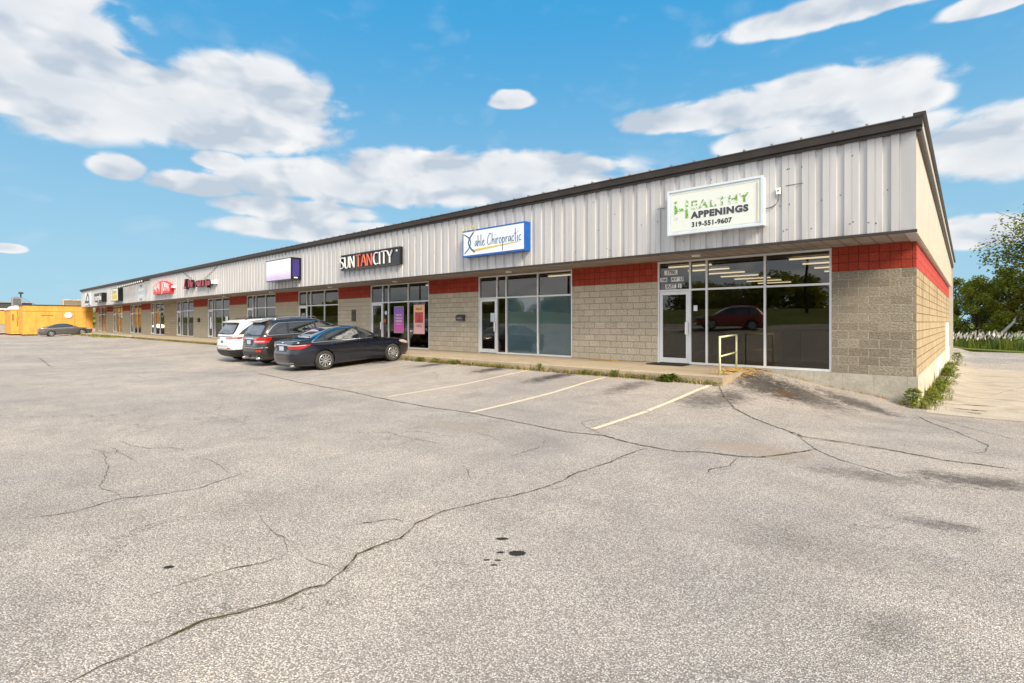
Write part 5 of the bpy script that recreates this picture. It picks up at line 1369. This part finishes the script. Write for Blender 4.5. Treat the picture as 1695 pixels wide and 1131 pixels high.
pb.box(-90.0, -89.955, 7.10, 7.22, 1.4, 2.2, 'graffiti'); partY(pb, 'painted_mural')
pb = MB(); pb.prism([(6.85, 2.75), (7.72, 2.78), (7.72, 3.30), (7.35, 3.28)], 'x', -97, -89.9, 'pale_roof'); partY(pb, 'awning_roof')
pb = MB(); pb.box(-108, -97, 4.8, 7.6, .95, 2.75, 'yellow_plywood'); pb.box(-108, -97.05, 4.9, 7.6, -.3, .95, 'grey_box'); pb.box(-108.2, -96.9, 4.6, 7.6, 2.75, 2.84, 'brown_trim'); partY(pb, 'rear_wing')
q = MB(); q.lathe([(.001, .02), (.16, .10), (.34, .12), (.40, .05), (.40, 0)][::-1], -85.95, 11.95, 2.05, 'x', 'white_paint', 24); tag(q.build('wall_vent'), 'round white exhaust hood on the yellow plywood wall', 'vent')
def hvac(x, y, z, w_, d_, h_, label, m1_, m2_):
    e = empty('rooftop_unit', (x, y, z)); tag(e, label, 'rooftop unit')
    q = MB(); q.box(-w_ / 2, w_ / 2, -d_ / 2, d_ / 2, .12, h_, m1_); q.box(-w_ / 2 + .1, w_ / 2 - .1, -d_ / 2 + .1, d_ / 2 - .1, 0, .12, 'dark_grey'); q.build('casing', e)
    g = MB()
    for k in range(9): g.box(w_ / 2 - .004, w_ / 2 + .02, -d_ / 2 + .08, d_ / 2 - .08, .2 + (h_ - .3) * k / 9, .2 + (h_ - .3) * (k + .45) / 9, m2_)
    g.build('louvre', e)
    g = MB(); g.lathe([(.001, .06), (.3, .06), (.34, 0)], 0, 0, h_, 'z', m2_, 20); g.build('fan', e)
hvac(-92.6, 13.4, 3.34, 1.5, 2.4, .95, 'beige rooftop unit with dark grille behind the yellow wall', 'beige_box', 'dark_grey')
hvac(-98, 8.15, 3.30, 1.2, .95, 1.25, 'tall grey rooftop unit at the left end of the yellow building', 'grey_box', 'text_black')
q = empty('warehouse', (-135, 6, 0)); tag(q, 'low dark grey flat building at the far left edge', 'building')
g = MB(); g.box(-22, 8, -7, 6.6, -.5, 4.6, 'dark_roofing'); g.build('wall', q)
g = MB(); g.box(-22.2, 8.2, -7.2, 6.8, 4.6, 4.75, 'grey_box'); g.build('roof_edge', q)
g = MB(); g.box(8.0, 8.03, -3, 4, 3.2, 3.6, 'banner_pale'); g.build('window_strip', q)
lp = empty('parking_lot_lamp', (-137, 12, 0)); tag(lp, 'tall dark parking lot lamp post rising behind the yellow building', 'street lamp')
g = MB(); g.tube([(0, 0, -.2), (0, 0, 6.6)], .14, 'brown_trim', 10, .10); g.build('pole', lp)
for s_ in (-1, 1):
    g = MB(); g.prism([(s_ * .12, 6.62), (s_ * .75, 6.62), (s_ * .75, 6.85), (s_ * .12, 6.95)], 'y', -.3, .3, 'brown_trim'); ob = g.build('lamp_head', lp)
    g = MB(); g.box(min(s_ * .2, s_ * .65), max(s_ * .2, s_ * .65), -.2, .2, 6.60, 6.62, 'lamp_clear'); g.build('lens', ob)
g = MB()
for k in range(2):
    pts = [Vector((-137, 12, 6.0 - k * .5)).lerp(Vector((-118, 16, 3.6 - k * .2)), i / 8) - Vector((0, 0, .8 * math.sin(math.pi * i / 8))) for i in range(9)]
    g.tube(pts, .03, 'dark_grey', 4)
tag(g.build('overhead_cable'), 'thin cables sagging from the tall lamp post towards the yellow building', 'cable')
for i, y in enumerate((11.6, 12.2)):
    q = MB(); x = -77.9 + i * 2.9; q.prism([(11.75, 0), (11.95, 0), (11.93, .12), (11.77, .12)], 'x', x + 1.1, x + 3.1, 'concrete_kerb_pale')
    o = q.build('wheel_stop'); o.location.z = -.18; tag(o, 'pale concrete wheel stop just in front of the grey sedan' if i == 0 else 'pale concrete wheel stop one stall nearer than the grey sedan', 'wheel stop', 'wheel stops near the yellow building')

# ================================================================== plants
def blade_clump(mb, cx_, cy_, z0, n, h, r, mats, rnd, wide=.012, flop=.5):
    for _ in range(n):
        a = rnd.uniform(0, 2 * math.pi); rr = r * math.sqrt(rnd.random()); x, y = cx_ + rr * math.cos(a), cy_ + rr * math.sin(a)
        hh = h * rnd.uniform(.5, 1.1); b2 = rnd.uniform(0, 2 * math.pi); fx, fy = math.cos(b2) * hh * flop * rnd.random(), math.sin(b2) * hh * flop * rnd.random()
        px_, py_ = -math.sin(b2) * wide, math.cos(b2) * wide
        mb.add([(x - px_, y - py_, z0), (x + px_, y + py_, z0), (x + fx * .4 + px_ * .8, y + fy * .4 + py_ * .8, z0 + hh * .6), (x + fx * .4 - px_ * .8, y + fy * .4 - py_ * .8, z0 + hh * .6), (x + fx, y + fy, z0 + hh)], [(0, 1, 2, 3), (3, 2, 4)], rnd.choice(mats))
def leafy(mb, cx_, cy_, z0, n, h, r, size, mats, rnd, stems=6):
    for k in range(stems):
        a = rnd.uniform(0, 6.28); tx, ty, tz = cx_ + r * .8 * math.cos(a) * rnd.random(), cy_ + r * .8 * math.sin(a) * rnd.random(), z0 + h * rnd.uniform(.6, 1)
        mb.tube([(cx_ + rnd.uniform(-.3, .3) * r, cy_ + rnd.uniform(-.3, .3) * r, z0), ((cx_ + tx) / 2, (cy_ + ty) / 2, z0 + (tz - z0) * .55), (tx, ty, tz)], .006, 'weed_leaf', 4, .003)
    for _ in range(n):
        a = rnd.uniform(0, 6.28); rr = r * math.sqrt(rnd.random()); zz_ = h * rnd.random() ** .8
        rr *= math.sqrt(max(.12, 1 - (zz_ / h) ** 1.6)); x, y, z = cx_ + rr * math.cos(a), cy_ + rr * math.sin(a), z0 + zz_ + .01
        s_ = size * rnd.uniform(.6, 1.25); b2 = a + rnd.uniform(-.8, .8); t1 = Vector((math.cos(b2), math.sin(b2), rnd.uniform(-.5, .6))).normalized()
        t2 = t1.cross(Vector((rnd.uniform(-.4, .4), rnd.uniform(-.4, .4), 1))).normalized()
        p0 = Vector((x, y, z)); nrm = t1.cross(t2) * .12 * s_
        mb.add([p0, p0 + t1 * s_ * .35 + t2 * s_ * .30 + nrm, p0 + t1 * s_ * .95, p0 + t1 * s_ * .35 - t2 * s_ * .30 + nrm, p0 + t1 * s_ * .5], [(0, 1, 4), (1, 2, 4), (2, 3, 4), (3, 0, 4)], rnd.choice(mats))
rnd = random.Random(11)
wk = MB(); KY = K0 - .13
x = -4.5
while x > -62:
    den = .35 + .65 * max(0, mnoise.noise(Vector((x * .55, 2.2, 0))) + .35)
    if x < -16.3 and x > -25: den *= .3
    for _ in range(int(20 * den)):
        xx = x + rnd.uniform(-.15, .15); yy = KY - rnd.random() ** 2 * .16
        if rnd.random() < .62: blade_clump(wk, xx, yy, gz(xx, yy) - .01, 7, .13, .07, ['weed_dry', 'weed_leaf', 'dry_grass', 'moss'], rnd, .005, 1.)
        else: leafy(wk, xx, yy, gz(xx, yy) - .01, 12, .12, .10, .055, ['weed_leaf', 'leaf_mid', 'weed_dry'], rnd, 0)
    x -= .28
tag(wk.build('kerb_weeds'), 'low dry and green weeds growing in the joint along the kerb', 'weeds', kind='stuff')
dg = MB()
for px, py, n, r in ((1242, 614, 90, .25), (1225, 619, 120, .22), (1208, 623, 90, .18), (1195, 632, 60, .14), (1262, 611, 50, .16), (966, 596, 60, .22), (982, 597, 50, .16)):
    q = g_at(px, py); y_ = q.y; z_ = gz(q.x, q.y)
    if px < 1000: y_ = 14.35; q.x = -8.6 if px < 970 else -9.1; z_ = -.005
    for _ in range(n * 3):
        xx = q.x + rnd.gauss(0, r); yy = min(y_ + rnd.gauss(0, r * .5), 14.56); zz_ = (-.01 if (xx < -4.36 and yy > K0) else gz(xx, yy)) + .012
        a = rnd.uniform(0, 6.28); L_ = rnd.uniform(.04, .11)
        dg.add([(xx, yy, zz_), (xx + math.cos(a) * L_, yy + math.sin(a) * L_, zz_ + rnd.uniform(0, .02)), (xx + math.cos(a + .3) * L_ * .8, yy + math.sin(a + .3) * L_ * .8, zz_ + .012)], [(0, 1, 2)], 'dry_grass')
tag(dg.build('dead_leaves'), 'drift of dry yellow straw and leaves by the handrail and against the wall', 'dead leaves', kind='stuff')
WP = [(1112, 628, .16, .26, .15, 140, 'large dark leaved weed rosette on the kerb right of the nearest doormat'), (1048, 617, .18, .12, .07, 90, 'upright tuft of weed at the kerb below the nearest door'), (1010, 613, .13, .26, .07, 150, 'wide bushy weed clump at the kerb left of the nearest door'),
      (935, 607, .22, .10, .07, 70, 'single tall weed sprig at the kerb below the teal blinds'), (728, 594, .14, .26, .08, 150, 'leafy weed clump at the kerb nearest the dark sedan'), (752, 596, .14, .3, .08, 150, 'second leafy weed clump along the kerb from the dark sedan'),
      (775, 599, .13, .34, .08, 150, 'third leafy weed clump along the kerb from the dark sedan')]
for px, py, h, r, sz_, n, lab in WP:
    q = g_at(px, py + 2); mb = MB(); yy = min(q.y, KY)
    leafy(mb, 0, 0, 0, n, h, r, sz_, ['weed_leaf', 'leaf_mid', 'leaf_dark'] if sz_ > .1 else ['weed_leaf', 'leaf_mid', 'leaf_bright'], rnd, 4)
    o = mb.build('weed_plant'); o.location = (q.x, KY - .03, gz(q.x, KY)); tag(o, lab, 'weed', 'weeds along the kerb')
for x, y, h, r, n, sz_, lab in ((-.98, 14.35, .42, .20, 260, .085, 'broad leaved weed in front of the bare corner of the building'), (-.70, 15.3, .45, .26, 420, .075, 'bushy weed just round the corner against the side foundation'), (-.62, 16.6, .55, .32, 500, .075, 'taller bushy weed midway along the side foundation'),
                           (-.62, 18.4, .40, .28, 380, .075, 'low bushy weed past the middle of the side foundation'), (-.6, 21.0, .6, .32, 520, .09, 'tall weed by the white painted patch of the side foundation'), (-.6, 24.2, .6, .34, 420, .10, 'tall weed beyond the white painted patch of the side foundation'), (-.55, 31, .7, .4, 300, .12, 'farthest tall weed at the rear of the side foundation')):
    mb = MB(); leafy(mb, 0, 0, 0, n, h, r, sz_, ['weed_leaf', 'leaf_bright', 'leaf_mid'], rnd, 12); blade_clump(mb, 0, 0, 0, 40, .2, r * 1.3, ['weed_dry', 'weed_leaf', 'grass_blade'], rnd, .006, .8)
    o = mb.build('weed_plant'); o.location = (x, y, gz(x, y) - .02); o.scale = (.7, 1.25, .85) if y > 15 else (1, 1, 1); tag(o, lab, 'weed', 'weeds along the side wall')
sg_ = MB()
for _ in range(900):
    t_ = rnd.random(); x = -1.4 + rnd.uniform(-.1, .1) if t_ < .12 else XR + .06 + abs(rnd.gauss(0, .14)); y = 14.55 - rnd.random() * .1 if t_ < .12 else 14.2 + rnd.random() ** 1.4 * 16
    if t_ < .12: x = rnd.uniform(-3.6, -.9); y = 14.58 - abs(rnd.gauss(0, .04))
    blade_clump(sg_, x, y, gz(x, y) - .01, 2, .09 if t_ < .12 else .16, .05, ['weed_dry', 'dry_grass'] if t_ < .12 else ['weed_dry', 'weed_leaf', 'grass_blade'], rnd, .004, 1.)
tag(sg_.build('wall_grass'), 'thin dry grass along the foot of the foundation and the side wall', 'grass', kind='stuff')
fgm = MB()
for _ in range(260):
    x = rnd.uniform(-86, -60); y = K0 - .2 - abs(rnd.gauss(0, .5)); blade_clump(fgm, x, y, gz(x, y), 5, .22, .3, ['weed_dry', 'weed_leaf', 'leaf_mid'], rnd, .02, .8)
for _ in range(200):
    y = rnd.uniform(7.5, 12.4); x = -85.5 + abs(rnd.gauss(0, .8)); blade_clump(fgm, x, y, gz(x, y), 5, .2, .3, ['weed_dry', 'weed_leaf', 'grass_blade'], rnd, .02, .8)
tag(fgm.build('verge_grass'), 'scrubby grass at the foot of the yellow wall and the far kerb', 'grass', kind='stuff')

# plume grass at the back of the yard
rd = MB(); rnd = random.Random(21)
for _ in range(5200):
    x = rnd.uniform(-14, 22); y = 51.6 + rnd.random() * 2.6; z0 = -.92; h = rnd.uniform(.75, 1.15)
    a = rnd.uniform(0, 6.28); w_ = .018; lx, ly = rnd.gauss(0, .14), rnd.gauss(0, .1)
    rd.add([(x - w_, y, z0), (x + w_, y, z0), (x + lx * .5 + w_ * .6, y + ly * .5, z0 + h * .6), (x + lx, y + ly, z0 + h)], [(0, 1, 2), (0, 2, 3)], rnd.choice(['grass_blade', 'weed_leaf', 'leaf_mid']))
    if rnd.random() < .22 + .5 * max(0, mnoise.noise(Vector((x * .8, 3, 0))) + .25):
        zt = z0 + h * rnd.uniform(.85, 1.15); p0 = Vector((x + lx, y + ly, zt)); dr = Vector((rnd.gauss(.25, .3), rnd.gauss(0, .3), 1)).normalized(); hl_ = rnd.uniform(.25, .48)
        sd = dr.cross(Vector((math.cos(a), math.sin(a), 0))).normalized() * rnd.uniform(.03, .06)
        rd.add([p0, p0 + dr * hl_ * .4 + sd, p0 + dr * hl_, p0 + dr * hl_ * .4 - sd], [(0, 1, 2, 3)], 'plume')
tag(rd.build('plume_grass'), 'bank of ornamental grass with white feathery plumes behind the yard', 'plume grass', kind='stuff')

def tree_mesh(seed, H, Rc, base, n_leaf, leaf, mats, trunk='bark', tr=.16, squash=1., sparse=0., lobes=16, spread=1.):
    rnd = random.Random(seed); tm = MB(); cm = MB()
    top = Vector((rnd.uniform(-.3, .3), rnd.uniform(-.3, .3), H * .78)); mid_ = Vector((rnd.uniform(-.2, .2), rnd.uniform(-.2, .2), H * .4))
    tm.tube([(0, 0, -.3), tuple(mid_ * .5), tuple(mid_), tuple(top)], tr, trunk, 8, tr * .25)
    cl_ = []
    for k in range(lobes):
        f_ = (k + .5) / lobes; zz_ = base + (H - base) * (f_ ** .85); prof = math.sin(math.pi * min(1, max(.06, (zz_ - base) / (H - base) * .80 + .16))) ** .6
        a = k * 2.4 + rnd.uniform(-.5, .5); rr = Rc * prof * rnd.uniform(.45, 1.0) * spread
        c = Vector((rr * math.cos(a), rr * math.sin(a), zz_)); cl_.append((c, Rc * rnd.uniform(.26, .44)))
        st = Vector((0, 0, max(.5, base * .7 + (zz_ - base) * .5)))
        tm.tube([tuple(st), tuple(st.lerp(c, .5) + Vector((0, 0, .15))), tuple(c)], tr * .36, trunk, 5, tr * .08)
        for _ in range(3):
            q = c + Vector((rnd.gauss(0, 1), rnd.gauss(0, 1), rnd.gauss(0, .6))) * Rc * .22; tm.tube([tuple(c.lerp(st, .3)), tuple(q)], tr * .12, trunk, 4, tr * .04)
    for _ in range(n_leaf):
        c, r = rnd.choice(cl_); v = Vector((rnd.gauss(0, 1), rnd.gauss(0, 1), rnd.gauss(0, 1))).normalized() * r * (rnd.random() ** .45)
        v.z *= .75 * squash; p0 = c + v
        if sparse and mnoise.noise(p0 * 1.1 + Vector((seed, 0, 0))) < sparse - .5: continue
        t1 = Vector((rnd.gauss(0, 1), rnd.gauss(0, 1), rnd.gauss(-.3, .6))).normalized(); t2 = t1.cross(Vector((rnd.gauss(0, 1), rnd.gauss(0, 1), 1))).normalized(); s_ = leaf * rnd.uniform(.6, 1.3)
        mt = mats[min(len(mats) - 1, int((mnoise.noise(c * 2.3 + Vector((0, seed, 0))) * .9 + .5 + rnd.uniform(-.25, .25)) * len(mats)))] if True else mats[0]
        cm.add([p0, p0 + t1 * s_ * .5 + t2 * s_ * .34, p0 + t1 * s_, p0 + t1 * s_ * .5 - t2 * s_ * .34], [(0, 1, 2, 3)], mt)
    return tm, cm
def tree(name, x, y, z, seed, H, Rc, base, n, leaf, mats, label, group=None, cat='tree', **kw):
    e = empty(name, (x, y, z)); tag(e, label, cat, group); tm, cm = tree_mesh(seed, H, Rc, base, n, leaf, mats, **kw)
    tm.build('trunk', e); cm.build('crown', e); return e
def tree_copy(src, x, y, z, rz, sc_, label):
    c = copy_tree(src); c.location = (x, y, z); c.rotation_euler.z = rz; c.scale = (sc_, sc_, sc_); c['label'] = label; return c
GW = 'trees behind the yard'
LM = ['leaf_mid', 'leaf_mid', 'leaf_bright', 'leaf_bright']
ta = tree('broadleaf_tree', .2, 57.5, -.9, 31, 5.6, 2.1, .5, 9000, .16, LM, 'green broadleaf tree at the left of the wood, beside the building corner', GW)
tb = tree('broadleaf_tree', 2.4, 59.5, -.9, 32, 6.3, 2.4, .5, 9000, .17, ['leaf_mid', 'leaf_bright', 'leaf_olive', 'leaf_mid'], 'yellow green broadleaf tree in the middle of the wood', GW)
tc_ = tree('shrubby_tree', 4.4, 57.0, -.9, 33, 4.6, 2.2, .3, 8000, .15, ['leaf_olive', 'leaf_mid', 'leaf_olive', 'leaf_bright'], 'low olive tinged shrubby tree at the right of the wood', GW)
td = tree('broadleaf_tree', -1.2, 61, -.9, 34, 5.8, 2.0, .5, 7000, .17, ['leaf_dark', 'leaf_mid', 'leaf_dark'], 'dense green tree rising just behind the building corner', GW)
te = tree('broadleaf_tree', 4.6, 66, -.9, 35, 6.8, 3.0, .8, 8000, .2, ['leaf_dark', 'leaf_mid', 'leaf_mid'], 'dark tree farther back at the right of the wood', GW)
for i, (x, y, s_, src, lab) in enumerate(((1.3, 64, 1.0, td, 'dark tree farther back in the middle of the wood'), (7.5, 59, 1.05, ta, 'green tree right of the olive shrubby tree'), (10.5, 61, 1.2, tb, 'yellow green tree right of the tall one'), (-4.5, 59, 1.1, tb, 'yellow green tree hidden by the rear of the building'), (-8, 60, 1.2, ta, 'green tree farthest left behind the building'), (14, 60, 1.25, te, 'dark tree at the right end of the wood'), (8, 69, 1.3, te, 'dark tree at the back right of the wood'))):
    tree_copy(src, x, y, -.9, i * 1.3 + .7, s_, lab)
big = tree('tall_tree', 6.8, 55.0, -.9, 41, 10.4, 5.6, 4.8, 34000, .20, ['leaf_dark', 'leaf_dark', 'leaf_mid'], 'tall dark sparse tree leaning in over the wood at the right edge', None, tr=.32, sparse=.40, lobes=52, spread=1.0)
sn = MB(); p0 = Vector((.95, 54.6, -.9)); sn.tube([tuple(p0), tuple(p0 + Vector((.5, .1, 1.0))), tuple(p0 + Vector((1.35, .3, 2.1))), tuple(p0 + Vector((1.7, .3, 3.2)))], .17, 'bark_pale', 8, .05)
tag(sn.build('fallen_trunk'), 'pale bare leaning tree trunk in front of the wood', 'tree trunk')
us = MB(); rnd = random.Random(77)
for _ in range(5200):
    x = rnd.uniform(-10, 16); y = 55 + rnd.random() * 1.8; z = -.9 + rnd.random() ** 1.3 * 2.1; s_ = rnd.uniform(.1, .22)
    t1 = Vector((rnd.gauss(0, 1), rnd.gauss(0, 1), rnd.gauss(0, .6))).normalized(); t2 = t1.cross(Vector((rnd.gauss(0, 1), 0, 1))).normalized(); q = Vector((x, y, z))
    us.add([q, q + t1 * s_ * .5 + t2 * s_ * .35, q + t1 * s_, q + t1 * s_ * .5 - t2 * s_ * .35], [(0, 1, 2, 3)], rnd.choice(['leaf_dark', 'leaf_mid', 'leaf_dark', 'leaf_olive']))
tag(us.build('undergrowth'), 'dark tangled undergrowth at the foot of the wood', 'undergrowth', kind='stuff')
tree('broadleaf_tree', -112, 25.5, 0, 51, 7.6, 2.7, 2.0, 2500, .35, ['leaf_dark', 'leaf_mid'], 'dark tree beyond the far end of the strip, above the yellow building')
# far wood on the horizon
fw_ = MB(); rnd = random.Random(5)
for _ in range(9000):
    if rnd.random() < .6: x, y = -260 + rnd.gauss(0, 8), rnd.uniform(-40, 160)
    else: x, y = rnd.uniform(-260, 200), 190 + rnd.gauss(0, 8)
    hmx = 6.0 + 2.5 * mnoise.noise(Vector((x * .05, y * .05, 0))); z = rnd.random() ** .7 * hmx; s_ = rnd.uniform(.8, 1.8)
    t1 = Vector((rnd.gauss(0, 1), rnd.gauss(0, 1), rnd.gauss(0, .8))).normalized(); t2 = t1.cross(Vector((rnd.gauss(0, 1), 0, 1))).normalized(); q = Vector((x, y, z))
    fw_.add([q, q + t1 * s_ * .6 + t2 * s_ * .5, q + t1 * s_, q + t1 * s_ * .5 - t2 * s_ * .5], [(0, 1, 2, 3)], rnd.choice(['leaf_dark', 'leaf_mid']))
tag(fw_.build('distant_wood'), 'low line of distant trees on the horizon', 'wood', kind='stuff')
# across the road, behind the camera: what the shop glass mirrors
rt = tree('broadleaf_tree', -20, -50, 1.6, 61, 5.4, 6.4, .0, 9000, .5, LM, 'bushy tree across the road mirrored in the nearest shop window, first of the row', 'trees across the road behind the camera', tr=.3)
rt2 = tree('broadleaf_tree', -31, -52, 1.8, 62, 4.8, 6.6, .0, 9000, .5, ['leaf_dark', 'leaf_mid'], 'dark tree across the road mirrored in the shop windows, second of the row', 'trees across the road behind the camera', tr=.3)
ordn = ['third', 'fourth', 'fifth', 'sixth', 'seventh', 'eighth', 'ninth', 'tenth', 'eleventh', 'twelfth', 'thirteenth', 'fourteenth', 'fifteenth']
for i in range(13):
    x = -9 + 0 if i == 0 else -34 - i * 11.5
    if i == 12: x = 3
    tree_copy(rt if i % 2 else rt2, x, -52 + (i * 37 % 7), 2.2, i * .9, .52 + (i * 53 % 30) / 100, 'tree across the road mirrored in the shop windows, %s of the row' % ordn[i])
for i, (x, y) in enumerate(((-13.5, -33), (-45, -34), (-80, -34))):
    e = empty('utility_pole', (x, y, gz(x, y))); tag(e, 'wooden utility pole across the road, %s along the street' % ('first', 'second', 'third')[i], 'utility pole', 'utility poles across the road')
    g = MB(); g.tube([(0, 0, -.3), (0, 0, 10.5)], .16, 'bark', 8, .11); g.build('pole', e); g = MB(); g.box(-1.2, 1.2, -.06, .06, 9.6, 9.75, 'bark'); g.build('crossarm', e)
for k in range(3):
    g = MB(); g.tube([(x, -33.5, 12.3 - k * .5 - .5 * math.sin(math.pi * ((x + 120) % 32) / 32)) for x in range(-120, 40, 4)], .02, 'text_black', 4)
    tag(g.build('overhead_line'), ('top', 'middle', 'bottom')[k] + ' wire of the power line across the road', 'power line', 'wires of the power line')
